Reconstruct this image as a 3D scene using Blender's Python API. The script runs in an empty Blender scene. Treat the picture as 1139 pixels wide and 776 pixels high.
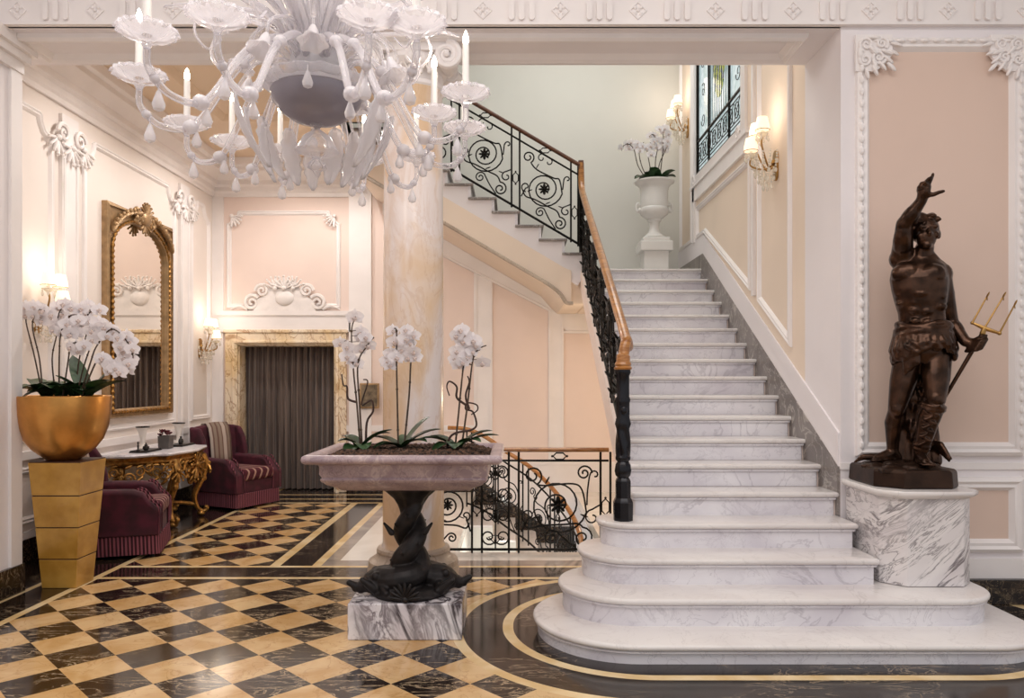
import bpy, math, random
from mathutils import Vector, Matrix
PI = math.pi
R = random.Random(7)
scene = bpy.context.scene
COL = scene.collection
EYE = 1.53; F = 845.0; CX = 570.0; HZ = 421.0      # eye height, focal length (px), vanishing point
K = F / 930.0
def D(y): return y * K              # survey depth to scene depth

def at(px, py, Y):
    """point seen at photograph pixel (px,py) at depth Y"""
    return Vector(((px - CX) * Y / F, Y, EYE - (py - HZ) * Y / F))

# ------------------------------------------------------------------ objects
BASE = {}
def link(o, parent=None):
    COL.objects.link(o)
    if parent is not None:
        o.parent = parent
    return o

def tag(o, label=None, cat=None, group=None, kind=None):
    if label: o['label'] = label
    if cat: o['category'] = cat
    if group: o['group'] = group
    if kind: o['kind'] = kind
    return o

def thing(name, label, cat, loc=(0, 0, 0), rz=0.0, group=None, local=False):
    o = bpy.data.objects.new(name, None)
    o.empty_display_size = 0.1
    o.location = loc
    o.rotation_euler = (0, 0, rz)
    link(o)
    tag(o, label, cat, group)
    BASE[o.name] = Vector((0, 0, 0)) if local else Vector(loc)
    return o

def copy_tree(o, parent=None):
    c = o.copy()
    COL.objects.link(c)
    if parent is not None:
        c.parent = parent
    for ch in list(o.children):
        copy_tree(ch, c)
    return c

class MB:
    def __init__(s):
        s.v = []; s.f = []; s.mi = []; s.m = 0; s.T = None
    def _add(s, vs, fs):
        b = len(s.v)
        if s.T is not None:
            vs = [s.T @ Vector(p) for p in vs]
        s.v += [tuple(p) for p in vs]
        s.f += [tuple(b + i for i in f) for f in fs]
        s.mi += [s.m] * len(fs)
    def box(s, x0, x1, y0, y1, z0, z1):
        x0, x1 = min(x0, x1), max(x0, x1); y0, y1 = min(y0, y1), max(y0, y1); z0, z1 = min(z0, z1), max(z0, z1)
        vs = [(x, y, z) for z in (z0, z1) for y in (y0, y1) for x in (x0, x1)]
        s._add(vs, [(0, 2, 3, 1), (4, 5, 7, 6), (0, 1, 5, 4), (2, 6, 7, 3), (0, 4, 6, 2), (1, 3, 7, 5)])
        return s
    def loft(s, rings, closed=True, cap0=True, cap1=True, loop=False):
        """rings: list of equal-length point lists"""
        n = len(rings[0]); vs = [p for r in rings for p in r]; fs = []
        m = len(rings)
        for i in range(m if loop else m - 1):
            a = i * n; b = ((i + 1) % m) * n
            for j in range(n if closed else n - 1):
                k = (j + 1) % n
                fs.append((a + j, a + k, b + k, b + j))
        if not loop and closed:
            if cap0: fs.append(tuple(range(n - 1, -1, -1)))
            if cap1: fs.append(tuple((m - 1) * n + j for j in range(n)))
        s._add(vs, fs)
        return s
    def tube(s, pts, r, n=8, closed=False, flat=1.0):
        pts = [Vector(p) for p in pts]
        m = len(pts)
        rr = r if isinstance(r, (list, tuple)) else [r] * m
        rings = []
        up = None
        for i in range(m):
            if closed:
                t = pts[(i + 1) % m] - pts[i - 1]
            else:
                t = pts[min(i + 1, m - 1)] - pts[max(i - 1, 0)]
            if t.length < 1e-9: t = Vector((0, 0, 1))
            t.normalize()
            if up is None:
                a = Vector((0, 0, 1)) if abs(t.z) < .9 else Vector((1, 0, 0))
                up = (a - t * a.dot(t)).normalized()
            else:
                up = up - t * up.dot(t)
                if up.length < 1e-6:
                    a = Vector((0, 0, 1)) if abs(t.z) < .9 else Vector((1, 0, 0))
                    up = a - t * a.dot(t)
                up.normalize()
            sd = t.cross(up)
            rings.append([pts[i] + (up * math.cos(2 * PI * k / n) * flat + sd * math.sin(2 * PI * k / n)) * rr[i] for k in range(n)])
        return s.loft(rings, True, True, True, closed)
    def lathe(s, prof, c=(0, 0, 0), n=32, squash=(1, 1), a0=0.0, rib=None):
        c = Vector(c); rings = []
        for (r, z) in prof:
            ring = []
            for k in range(n):
                a = a0 + 2 * PI * k / n
                q = r * (1 + (rib(a, z) if rib else 0))
                ring.append((c.x + q * math.cos(a) * squash[0], c.y + q * math.sin(a) * squash[1], c.z + z))
            rings.append(ring)
        return s.loft(rings)
    def ell(s, c, rx, ry=None, rz=None, M=None, n=12, m=8):
        ry = rx if ry is None else ry; rz = rx if rz is None else rz
        c = Vector(c); vs = []; fs = []
        for i in range(1, m):
            t = PI * i / m
            for k in range(n):
                a = 2 * PI * k / n
                p = Vector((rx * math.sin(t) * math.cos(a), ry * math.sin(t) * math.sin(a), rz * math.cos(t)))
                if M is not None: p = M @ p
                vs.append(c + p)
        top = Vector((0, 0, rz)); bot = Vector((0, 0, -rz))
        if M is not None: top = M @ top; bot = M @ bot
        vs += [c + top, c + bot]; T = len(vs) - 2; B = T + 1
        for i in range(m - 2):
            for k in range(n):
                k2 = (k + 1) % n
                fs.append((i * n + k, (i + 1) * n + k, (i + 1) * n + k2, i * n + k2))
        for k in range(n):
            k2 = (k + 1) % n
            fs.append((T, k, k2)); fs.append((B, (m - 2) * n + k2, (m - 2) * n + k))
        s._add(vs, fs)
        return s
    def ell_dir(s, c, d, ra, rb, rc=None, n=10, m=8):
        """ellipsoid with long axis ra along d"""
        q = Vector(d).to_track_quat('Z', 'Y').to_matrix()
        return s.ell(c, rb, rc if rc else rb, ra, q, n, m)
    def cap(s, p0, p1, r0, r1, n=12):
        p0 = Vector(p0); p1 = Vector(p1); d = p1 - p0
        if d.length < 1e-6: return s.ell(p0, r0)
        t = d.normalized()
        pts = []; rr = []
        for a in (-80, -55, -25): pts.append(p0 + t * r0 * math.sin(math.radians(a))); rr.append(r0 * math.cos(math.radians(a)))
        pts.append(p0); rr.append(r0); pts.append(p1); rr.append(r1)
        for a in (25, 55, 80): pts.append(p1 + t * r1 * math.sin(math.radians(a))); rr.append(r1 * math.cos(math.radians(a)))
        return s.tube(pts, rr, n)
    def prism(s, poly, plane, a, b):
        """poly 2-D; plane 'xy','xz','yz'; extruded from a to b along the other axis"""
        def P(p, t):
            return {'xy': (p[0], p[1], t), 'xz': (p[0], t, p[1]), 'yz': (t, p[0], p[1])}[plane]
        return s.loft([[P(p, a) for p in poly], [P(p, b) for p in poly]])
    def slab(s, outfn, z0, z1, nose):
        """horizontal slab whose outline is outfn(inset); rounded nosing all round"""
        t = (z1 - z0) / 2; rings = []
        for a in (-90, -60, -30, 0, 30, 60, 90):
            ins = nose * (1 - math.cos(math.radians(a)))
            z = z0 + t + t * math.sin(math.radians(a))
            rings.append([(p[0], p[1], z) for p in outfn(ins)])
        q = outfn(nose); cx = sum(p[0] for p in q) / len(q); cy = sum(p[1] for p in q) / len(q)
        def near(z): return [(lerp(p[0], cx, .5), lerp(p[1], cy, .5), z) for p in q]
        rings = [near(z0)] + rings + [near(z1)]
        return s.loft(rings)
    def polyframe(s, poly, prof, mapfn):
        """moulding swept round a closed polygon: prof = [(inset, height)...]"""
        n = len(poly)
        area = sum(poly[i][0] * poly[(i + 1) % n][1] - poly[(i + 1) % n][0] * poly[i][1] for i in range(n))
        sg = 1 if area > 0 else -1
        rings = []
        for (ins, h) in prof:
            ring = []
            for i in range(n):
                p = Vector(poly[i]); a = Vector(poly[i - 1]); b = Vector(poly[(i + 1) % n])
                d1 = (p - a).normalized(); d2 = (b - p).normalized()
                n1 = Vector((-d1.y, d1.x)) * sg; n2 = Vector((-d2.y, d2.x)) * sg
                bi = n1 + n2
                bi = bi / max(bi.length_squared / 2, .2)
                q = p + bi * ins
                ring.append(mapfn(q.x, q.y, h))
            rings.append(ring)
        return s.loft(rings, True, False, False)
    def build(s, name, mat, parent=None, smooth=True, bevel=0, bseg=2, sub=0, recalc=True, angle=40):
        me = bpy.data.meshes.new(name)
        off = Vector((0, 0, 0))
        if parent is not None: off = BASE.get(parent.name, Vector((0, 0, 0)))
        me.from_pydata([(p[0] - off.x, p[1] - off.y, p[2] - off.z) for p in s.v], [], s.f)
        mats = mat if isinstance(mat, (list, tuple)) else [mat]
        for m in mats: me.materials.append(m)
        if len(mats) > 1: me.polygons.foreach_set('material_index', s.mi)
        if recalc:
            import bmesh
            bm = bmesh.new(); bm.from_mesh(me)
            bmesh.ops.recalc_face_normals(bm, faces=bm.faces)
            bm.to_mesh(me); bm.free()
        if smooth:
            me.polygons.foreach_set('use_smooth', [True] * len(me.polygons))
            try: me.set_sharp_from_angle(angle=math.radians(angle))
            except Exception: pass
        me.update()
        o = bpy.data.objects.new(name, me)
        link(o, parent)
        BASE[o.name] = off
        if bevel:
            b = o.modifiers.new('bevel', 'BEVEL'); b.width = bevel; b.segments = bseg; b.limit_method = 'ANGLE'; b.angle_limit = math.radians(35)
        if sub:
            d = o.modifiers.new('sub', 'SUBSURF'); d.levels = sub; d.render_levels = sub
        return o

def struct(mb, name, mat, **k):
    par = k.get('parent')
    o = mb.build(name, mat, **k)
    if par is None: o['kind'] = 'structure'
    return o

def remesh(o, voxel, smooth=6, factor=.5):
    m = o.modifiers.new('remesh', 'REMESH'); m.mode = 'VOXEL'; m.voxel_size = voxel; m.use_smooth_shade = True
    if smooth:
        q = o.modifiers.new('smooth', 'SMOOTH'); q.iterations = smooth; q.factor = factor
    return o

def lerp(a, b, t): return a + (b - a) * t

def spline(pts, n=6, closed=False):
    """Catmull-Rom through the points"""
    pts = [Vector(p) for p in pts]; m = len(pts); out = []
    for i in range(m if closed else m - 1):
        if closed: p0, p1, p2, p3 = pts[i - 1], pts[i], pts[(i + 1) % m], pts[(i + 2) % m]
        else: p0, p1, p2, p3 = pts[max(i - 1, 0)], pts[i], pts[i + 1], pts[min(i + 2, m - 1)]
        for k in range(n):
            t = k / n
            out.append(.5 * ((2 * p1) + (p2 - p0) * t + (2 * p0 - 5 * p1 + 4 * p2 - p3) * t * t + (3 * p1 - p0 - 3 * p2 + p3) * t ** 3))
    if not closed: out.append(pts[-1])
    return out

def arc(cx, cy, r, a0, a1, n=10):
    return [(cx + r * math.cos(math.radians(lerp(a0, a1, i / n))), cy + r * math.sin(math.radians(lerp(a0, a1, i / n)))) for i in range(n + 1)]

def rrect(x0, x1, y0, y1, rfl, rfr, rbr, rbl, n=14):
    """rounded rectangle in plan; front is low y.  returns f(inset)"""
    def f(i):
        X0, X1, Y0, Y1 = x0 + i, x1 - i, y0 + i, y1 - i
        a = max(rfl - i, .012); b = max(rfr - i, .012); c = max(rbr - i, .012); d = max(rbl - i, .012)
        return (arc(X0 + a, Y0 + a, a, 180, 270, n) + arc(X1 - b, Y0 + b, b, 270, 360, n)
                + arc(X1 - c, Y1 - c, c, 0, 90, n) + arc(X0 + d, Y1 - d, d, 90, 180, n))
    return f
# ------------------------------------------------------------------ node helpers
class V:
    def __init__(s, g, sock): s.g = g; s.k = sock
    def _m(s, op, o=None, c=None, rev=False):
        n = s.g.t.nodes.new('ShaderNodeMath'); n.operation = op
        args = [s, o] if o is not None else [s]
        if rev: args = [o, s]
        if c is not None: args.append(c)
        for i, a in enumerate(args):
            if isinstance(a, V): s.g.t.links.new(a.k, n.inputs[i])
            else: n.inputs[i].default_value = a
        return V(s.g, n.outputs[0])
    def __add__(s, o): return s._m('ADD', o)
    __radd__ = __add__
    def __sub__(s, o): return s._m('SUBTRACT', o)
    def __rsub__(s, o): return s._m('SUBTRACT', o, rev=True)
    def __mul__(s, o): return s._m('MULTIPLY', o)
    __rmul__ = __mul__
    def __truediv__(s, o): return s._m('DIVIDE', o)
    def gt(s, o): return s._m('GREATER_THAN', o)
    def lt(s, o): return s._m('LESS_THAN', o)
    def max(s, o): return s._m('MAXIMUM', o)
    def min(s, o): return s._m('MINIMUM', o)
    def abs(s): return s._m('ABSOLUTE')
    def sqrt(s): return s._m('SQRT')
    def floor(s): return s._m('FLOOR')
    def mod(s, o): return s._m('FLOORED_MODULO', o)
    def sin(s): return s._m('SINE')
    def pw(s, o): return s._m('POWER', o)
    def inside(s, a, b): return s.gt(a) * s.lt(b)
    def step(s, a, b):
        n = s.g.t.nodes.new('ShaderNodeMapRange'); n.interpolation_type = 'SMOOTHSTEP'
        s.g.t.links.new(s.k, n.inputs[0]); n.inputs[1].default_value = a; n.inputs[2].default_value = b
        return V(s.g, n.outputs[0])

def srgb(h):
    if isinstance(h, str):
        h = h.lstrip('#'); c = [int(h[i:i + 2], 16) / 255 for i in (0, 2, 4)]
    else: c = [x / 255 for x in h]
    return tuple(x / 12.92 if x <= .04045 else ((x + .055) / 1.055) ** 2.4 for x in c) + (1,)

class G:
    def __init__(s, name):
        s.mat = bpy.data.materials.new(name); s.mat.use_nodes = True
        s.t = s.mat.node_tree; s.b = s.t.nodes['Principled BSDF']; s.out = s.t.nodes['Material Output']
    def pos(s, obj=False):
        if obj: n = s.t.nodes.new('ShaderNodeTexCoord'); return n.outputs['Object']
        n = s.t.nodes.new('ShaderNodeNewGeometry'); return n.outputs['Position']
    def xyz(s, sock):
        n = s.t.nodes.new('ShaderNodeSeparateXYZ'); s.t.links.new(sock, n.inputs[0])
        return [V(s, n.outputs[i]) for i in range(3)]
    def comb(s, x, y, z):
        n = s.t.nodes.new('ShaderNodeCombineXYZ')
        for i, a in enumerate((x, y, z)):
            if isinstance(a, V): s.t.links.new(a.k, n.inputs[i])
            else: n.inputs[i].default_value = a
        return n.outputs[0]
    def noise(s, vec, scale, detail=4, dist=0.0, rough=.5):
        n = s.t.nodes.new('ShaderNodeTexNoise'); s.t.links.new(vec, n.inputs['Vector'])
        n.inputs['Scale'].default_value = scale; n.inputs['Detail'].default_value = detail
        n.inputs['Distortion'].default_value = dist; n.inputs['Roughness'].default_value = rough
        return V(s, n.outputs[0])
    def vor(s, vec, scale, feat='F1'):
        n = s.t.nodes.new('ShaderNodeTexVoronoi'); s.t.links.new(vec, n.inputs['Vector']); n.feature = feat
        n.inputs['Scale'].default_value = scale
        return V(s, n.outputs[0])
    def mapv(s, vec, scale=(1, 1, 1), rot=(0, 0, 0), loc=(0, 0, 0)):
        n = s.t.nodes.new('ShaderNodeMapping'); s.t.links.new(vec, n.inputs[0])
        n.inputs['Scale'].default_value = scale; n.inputs['Rotation'].default_value = rot; n.inputs['Location'].default_value = loc
        return n.outputs[0]
    def mix(s, f, a, b):
        n = s.t.nodes.new('ShaderNodeMix'); n.data_type = 'RGBA'
        if isinstance(f, V): s.t.links.new(f.k, n.inputs[0])
        else: n.inputs[0].default_value = f
        for i, c in ((6, a), (7, b)):
            if isinstance(c, tuple): n.inputs[i].default_value = c
            elif isinstance(c, str): n.inputs[i].default_value = srgb(c)
            else: s.t.links.new(c, n.inputs[i])
        return n.outputs[2]
    def color(s, c):
        if isinstance(c, str): c = srgb(c)
        if isinstance(c, tuple): s.b.inputs['Base Color'].default_value = c
        else: s.t.links.new(c, s.b.inputs['Base Color'])
        return s
    def set(s, **k):
        names = dict(rough='Roughness', metal='Metallic', spec='Specular IOR Level', trans='Transmission Weight', ior='IOR',
                     coat='Coat Weight', coatr='Coat Roughness', sheen='Sheen Weight', estr='Emission Strength', sss='Subsurface Weight', alpha='Alpha')
        for a, b in k.items():
            q = s.b.inputs[names[a]]
            if isinstance(b, V): s.t.links.new(b.k, q)
            else: q.default_value = b
        return s
    def emit(s, c, st):
        if isinstance(c, str): c = srgb(c)
        if isinstance(c, tuple): s.b.inputs['Emission Color'].default_value = c
        else: s.t.links.new(c, s.b.inputs['Emission Color'])
        s.b.inputs['Emission Strength'].default_value = st
        return s
    def bump(s, h, strength=.3, dist=.01):
        n = s.t.nodes.new('ShaderNodeBump'); n.inputs['Strength'].default_value = strength; n.inputs['Distance'].default_value = dist
        s.t.links.new(h.k, n.inputs['Height']); s.t.links.new(n.outputs[0], s.b.inputs['Normal'])
        return s

M = {}
def plain(name, col, rough=.6, var=.06, scale=6, metal=0.0, bump=0, **k):
    g = G(name); p = g.pos(True)
    c = srgb(col)
    n = g.noise(p, scale, 5)
    dk = tuple(x * (1 - var * 2) for x in c[:3]) + (1,); lt = tuple(min(1, x * (1 + var)) for x in c[:3]) + (1,)
    g.color(g.mix(n.step(.3, .7), dk, lt)).set(rough=rough, metal=metal, **k)
    if bump: g.bump(g.noise(p, scale * 6, 4), bump, .004)
    M[name] = g.mat
    return g

def marble(name, base, cloud, vein, scale=2.0, vw=.035, vstr=.8, rough=.15, rot=(.4, .3, .6), stretch=(1, 1, 1), vein2=None, cl=(.35, .7)):
    g = G(name); p = g.mapv(g.mapv(g.pos(True), (1, 1, 1), rot), stretch)
    n1 = g.noise(p, scale, 6, .6)
    c = g.mix(n1.step(cl[0], cl[1]), base, cloud)
    a = (g.noise(p, scale * 1.3, 8, 1.6, .55) - .5).abs()
    k = g.noise(p, scale * .9, 2).step(.4, .62)
    c = g.mix((1 - a.step(0, vw)) * k * vstr, c, vein)
    b = (g.noise(p, scale * 3.1, 7, 1.1, .6) - .5).abs()
    c = g.mix((1 - b.step(0, vw * .7)) * (1 - k) * vstr * .8, c, vein2 or vein)
    g.color(c).set(rough=rough, spec=.5)
    M[name] = g.mat
    return g

plain('wall_pink', '#ecd9cf', .75, .02, 1.2)
plain('wall_cream', '#ecdac8', .75, .02, 1.2)
plain('wall_pale', '#dfddd6', .75, .02, 1.0)
plain('wall_left_tone', '#ebe1da', .75, .02, 1.2)
plain('wall_panel_tone', '#dcc3b4', .75, .02, 1.2)
plain('wall_white', '#ebe5e6', .7, .015, 1.5)
plain('trim_white', '#f0eae8', .55, .02, 3)
plain('plaster_relief', '#efe9e6', .6, .04, 9, bump=.25)
plain('ceiling_sand', '#e3ccb2', .8, .02, 1.0)
plain('ceiling_white', '#eee8e2', .8, .02, 1.0)
marble('stair_marble', '#ebe8eb', '#d6d1d8', '#a29ba4', 2.0, .03, .42, .22, cl=(.35, .75))
marble('tread_marble', '#e6e1de', '#dad3d1', '#aaa19f', 1.6, .02, .3, .2)
marble('grey_marble', '#8c8480', '#746c68', '#c9c2ba', 2.4, .03, .7, .3)
marble('dark_marble', '#1d1614', '#2c221e', '#a08b70', 3.2, .02, .75, .12, stretch=(1, 2.4, 1.6))
marble('breccia', '#efebed', '#dcd5da', '#2e2027', 3.4, .13, .95, .2, rot=(.1, .3, .1), stretch=(1.2, 1.2, .45), vein2='#54414a')
marble('pedestal_marble', '#e8e3e2', '#d5cecf', '#4c4248', 2.0, .05, .8, .2, rot=(0, .7, 0), stretch=(.45, .8, 2.8))
marble('planter_marble', '#b8a3a6', '#9c888f', '#d8c6c2', 6, .05, .6, .3, vein2='#5d4a52')
marble('column_marble', '#e2c3a0', '#ede2de', '#c49a72', 1.5, .05, .30, .22, cl=(.42, .56), stretch=(1.3, 1.3, .55), rot=(.1, .1, .3))
marble('column_base_marble', '#c3b3a2', '#ab9a8a', '#7f6d5d', 3.5, .04, .6, .28)
marble('door_marble', '#ecdcc4', '#e2c596', '#96622c', 1.5, .05, .8, .22, stretch=(1.3, 1.3, .6), cl=(.45, .7))
plain('bronze', '#453024', .25, .25, 14, metal=.8, bump=.10)
plain('bronze_base', '#38261c', .4, .2, 10, metal=.7, bump=.2)
plain('black_bronze', '#2a2626', .5, .2, 16, metal=.5, bump=.25)
plain('iron', '#17130f', .42, .2, 20, metal=.6)
plain('iron_paint', '#121118', .25, .1, 20, metal=.3)
plain('gold', '#a87c42', .36, .25, 25, metal=.85, bump=.2)
plain('gold_frame', '#a98a64', .42, .14, 12, metal=.45, bump=.25)
plain('brass', '#b08a52', .3, .1, 10, metal=.9)
g = plain('gold_leaf', '#d69c55', .3, .12, 5, metal=.9)
p = g.pos(True); x, y, z = g.xyz(p)
g.bump(g.noise(g.mapv(p, (1, 1, 6)), 14, 4), .12, .004)
plain('dark_edge', '#3a1c10', .5)
plain('velvet', '#470d22', .8, .25, 8, sheen=.06)
plain('velvet_seat', '#6e2434', .85, .2, 8)
plain('petal', '#f6f1f3', .5, .02, 20, sss=.0)
g = M['petal']; t = g.node_tree
tl = t.nodes.new('ShaderNodeBsdfTranslucent'); tl.inputs[0].default_value = srgb('#f8f4f6'); mx = t.nodes.new('ShaderNodeMixShader'); mx.inputs[0].default_value = .35
t.links.new(t.nodes['Principled BSDF'].outputs[0], mx.inputs[1]); t.links.new(tl.outputs[0], mx.inputs[2]); t.links.new(mx.outputs[0], t.nodes['Material Output'].inputs[0])
plain('lip', '#e6d3cc', .5, .2, 30)
plain('bud', '#b9b58a', .55, .2, 30)
plain('leaf', '#2c4a26', .38, .3, 9)
plain('stem', '#4b3a2c', .6, .3, 20)
plain('twig', '#3c2620', .7, .3, 20, bump=.4)
plain('bark', '#5a4030', .9, .5, 60, bump=1.0)
plain('urn_white', '#e9e6e2', .25, .02, 4)
plain('vase_white', '#e4ddd6', .3, .03, 6)
plain('near_black', '#15100f', .35, .1, 8)
plain('dark_red', '#5c1f28', .7, .3, 30)
plain('candle', '#f3eee8', .5, .02, 5)
plain('smoke', '#55504e', .35, .1, 8)
plain('dusty_paper', '#7a6a55', .7, .3, 14)

# oak handrail
g = G('oak'); p = g.pos(True)
n = g.noise(g.mapv(p, (3, 3, 12)), 3, 5, 1.5)
g.color(g.mix(n.step(.3, .7), '#8f5726', '#b97f40')).set(rough=.28, coat=.4); M['oak'] = g.mat
g = G('oak_dark'); p = g.pos(True)
n = g.noise(g.mapv(p, (3, 3, 12)), 3, 5, 1.5)
g.color(g.mix(n.step(.3, .7), '#4a2a1c', '#6a3f28')).set(rough=.3, coat=.4); M['oak_dark'] = g.mat

# gilded panels of the tapering pedestal
g = G('gilded_panel'); p = g.pos(True)
g.color(g.mix(g.noise(p, 5, 4).step(.3, .7), '#a97a2c', '#c99a48')).set(rough=.3, metal=.1, coat=.5); M['gilded_panel'] = g.mat

# striped fabrics
g = G('fringe'); x, y, z = g.xyz(g.pos(True))
s = ((x + y) * 210).sin().step(-.3, .5)
g.color(g.mix(s, '#330c1a', '#8a4c58')).set(rough=.9); M['fringe'] = g.mat
g = G('striped_cloth'); x, y, z = g.xyz(g.pos(True))
s = (y * 95).sin().step(.2, .6)
s2 = (y * 31).sin().step(.5, .8)
g.color(g.mix(s2, g.mix(s, '#8b7a6c', '#6a5048'), '#b4a59a')).set(rough=.9); M['striped_cloth'] = g.mat
g = G('tassel_seat'); x, y, z = g.xyz(g.pos(True))
s = (y * 62 + (z * 40).sin() * .8).sin().step(.55, .8)
g.color(g.mix(s, '#4a1422', '#a98678')).set(rough=.9); M['tassel_seat'] = g.mat
g = G('curtain_cloth'); p = g.pos(True); x, y, z = g.xyz(p)
n = g.noise(g.mapv(p, (40, 40, 1.2)), 1.0, 4)
g.color(g.mix(n.step(.35, .7), '#51423c', '#7d6c62')).set(rough=.85, sheen=.3); M['curtain_cloth'] = g.mat

# glass
def glassy(name, col, clear, rough=.08, em=0.0):
    g = G(name); t = g.t
    g.color(col).set(rough=rough, spec=.9, coat=.6, coatr=.03)
    tr = t.nodes.new('ShaderNodeBsdfTransparent'); mx = t.nodes.new('ShaderNodeMixShader')
    fr = t.nodes.new('ShaderNodeFresnel'); fr.inputs[0].default_value = 1.5
    f = V(g, fr.outputs[0]) * .8 + (1 - clear)
    t.links.new(f.min(1.0).k, mx.inputs[0])
    tl = t.nodes.new('ShaderNodeBsdfTranslucent'); tl.inputs[0].default_value = srgb(col)
    m2 = t.nodes.new('ShaderNodeMixShader'); m2.inputs[0].default_value = .4
    t.links.new(g.b.outputs[0], m2.inputs[1]); t.links.new(tl.outputs[0], m2.inputs[2])
    t.links.new(tr.outputs[0], mx.inputs[1]); t.links.new(m2.outputs[0], mx.inputs[2])
    t.links.new(mx.outputs[0], g.out.inputs[0])
    M[name] = g.mat
glassy('murano', '#e9e6ea', .74, .06)
glassy('murano_grey', '#aaa5b0', .3, .12)
glassy('murano_frost', '#f0edf0', .5, .12)
glassy('crystal', '#fbf6ec', .45, .03)
glassy('vase_glass', '#d8d4d0', .6, .04)

g = G('mirror'); g.color('#e9e4dc').set(metal=1.0, rough=.02); M['mirror'] = g.mat
g = G('flame'); g.color('#fff4e0').emit('#ffe9c8', 30); M['flame'] = g.mat
g = G('lamp_shade'); g.color('#fff1dc').set(rough=.8).emit('#ffe6c4', .85); M['lamp_shade'] = g.mat

# leaded window pane: pale daylight through patterned glass
g = G('pane_glass'); p = g.pos(); x, y, z = g.xyz(p)
n = g.noise(p, 9, 4, .8)
v = g.vor(g.mapv(p, (1, 1, 1)), 7).step(.1, .5)
c = g.mix(n.step(.35, .65), '#dfe9ea', '#b9cccd')
c = g.mix((1 - v) * .5, c, '#93b0ab')
g.color('#39474a').set(rough=.1).emit(c, .8); M['pane_glass'] = g.mat
g = G('garland_glass'); p = g.pos()
c = g.mix(g.vor(p, 22).step(.2, .5), '#2d4a20', '#a8a43c')
c = g.mix(g.noise(p, 14, 3).step(.5, .6), c, '#5a4d84')
g.color('#4d6a3a').set(rough=.1).emit(c, .7); M['garland_glass'] = g.mat

# ------------------------------------------------------------------ floor
def floor_material():
    g = G('floor_inlay'); p = g.pos(); x, y, z = g.xyz(p)
    S = .281; r2 = math.sqrt(.5)
    TU, TV = CHECK_OFF
    u = (x + y) * (r2 / S) + TU; v = (y - x) * (r2 / S) + TV
    fu = u.floor(); fv = v.floor()
    chk = (fu + fv).mod(2.0)
    # per tile shift so every tile has its own veins
    sh = g.comb(x + fu * 3.7, y + fv * 5.3, (fu * 1.3 + fv * 2.1))
    n = g.noise(sh, 3.5, 5, .8)
    cream = g.mix(n.step(.3, .72), '#dcbb8c', '#c49a62')
    cream = g.mix((1 - (g.noise(sh, 6, 6, 1.0) - .5).abs().step(0, .02)) * .35, cream, '#9a6a36')
    rs = g.mapv(sh, (1, 3.2, 1), (0, 0, .5))
    a = (g.noise(rs, 3.0, 8, 1.2, .62) - .5).abs()
    k = g.noise(sh, 2.6, 2).step(.38, .55)
    dark = g.mix(g.noise(sh, 5, 4).step(.3, .7), '#1a1310', '#2b211c')
    dark = g.mix((1 - a.step(0, .022)) * k * .85, dark, '#c2ab8c')
    dps = g.mapv(p, (1, 2.6, 1), (0, 0, .2))
    a2 = (g.noise(dps, 3.4, 8, 1.3, .62) - .5).abs()
    k2 = g.noise(p, 1.9, 2).step(.45, .62)
    band = g.mix(g.noise(p, 5, 4).step(.3, .7), '#19120f', '#2a201b')
    band = g.mix((1 - a2.step(0, .02)) * k2 * .65, band, '#b09a80')
    line = g.mix(g.noise(p, 4, 4).step(.3, .7), '#ecd6ac', '#d6b57e')
    grey = g.mix(g.noise(p, 3, 5, .6).step(.3, .7), '#a79c92', '#857a72')
    white = g.mix(g.noise(p, 2.5, 5, .6).step(.3, .7), '#ece7df', '#ddd6cc')
    check = g.mix(chk, dark, cream)
    # distance to the first step
    cx, cy, hx, hy, rr = (.125 + 3.02) / 2, (D(4.447) + D(5.9)) / 2, (3.02 - .125) / 2, (D(5.9) - D(4.447)) / 2, .64
    qx = (x - cx).abs() - (hx - rr); qy = (y - cy).abs() - (hy - rr)
    d = (qx.max(0.0) * qx.max(0.0) + qy.max(0.0) * qy.max(0.0)).sqrt() + qx.max(qy).min(0.0) - rr
    front = x.gt(-3.17) * y.lt(D(6.41)) * d.gt(.49)
    left = x.inside(-3.17, -1.985) * y.inside(D(6.84), D(10.27))
    c = g.mix(front.max(left), band, check)
    # grey surround and white slab beside the stairwell
    gr = x.gt(-1.57) * y.gt(D(6.84))
    c = g.mix(gr, c, grey)
    c = g.mix(x.gt(-1.45) * y.gt(D(7.04)), c, white)
    ln = x.inside(-3.23, -3.17)
    ln = ln.max(x.inside(-3.54, -3.49) * y.lt(D(6.41)))
    ln = ln.max(x.gt(-3.17) * y.inside(D(6.39), D(6.45))).max(x.gt(-3.17) * y.inside(D(6.78), D(6.84)))
    ln = ln.max(y.inside(D(6.84), D(10.27)) * x.inside(-1.985, -1.9)).max(y.inside(D(6.84), D(10.27)) * x.inside(-1.64, -1.565))
    ln = ln.max(x.inside(-3.23, -1.565) * y.inside(D(10.27), D(10.34))).max(x.gt(-3.23) * x.lt(-1.0) * y.inside(D(10.6), D(10.66))).max(x.gt(-3.23) * x.lt(-1.0) * y.inside(D(11.0), D(11.06)))
    ln = ln * d.gt(.45)
    ln = ln.max(d.inside(.12, .185)).max(d.inside(.43, .495))
    c = g.mix(ln, c, line)
    g.color(c).set(rough=.11, spec=.55)
    M['floor_inlay'] = g.mat
CHECK_OFF = (-.053, -.12)
# ------------------------------------------------------------------ camera
floor_material()
cam = bpy.data.cameras.new('camera'); cam.sensor_width = 36; cam.lens = F / 1139 * 36
cam.shift_x = (569.5 - CX) / 1139; cam.shift_y = (HZ - 388) / 1139
cam.clip_start = .05
co = bpy.data.objects.new('camera', cam); COL.objects.link(co)
co.location = (0, 0, EYE); co.rotation_euler = (PI / 2, 0, 0)
scene.camera = co

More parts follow.
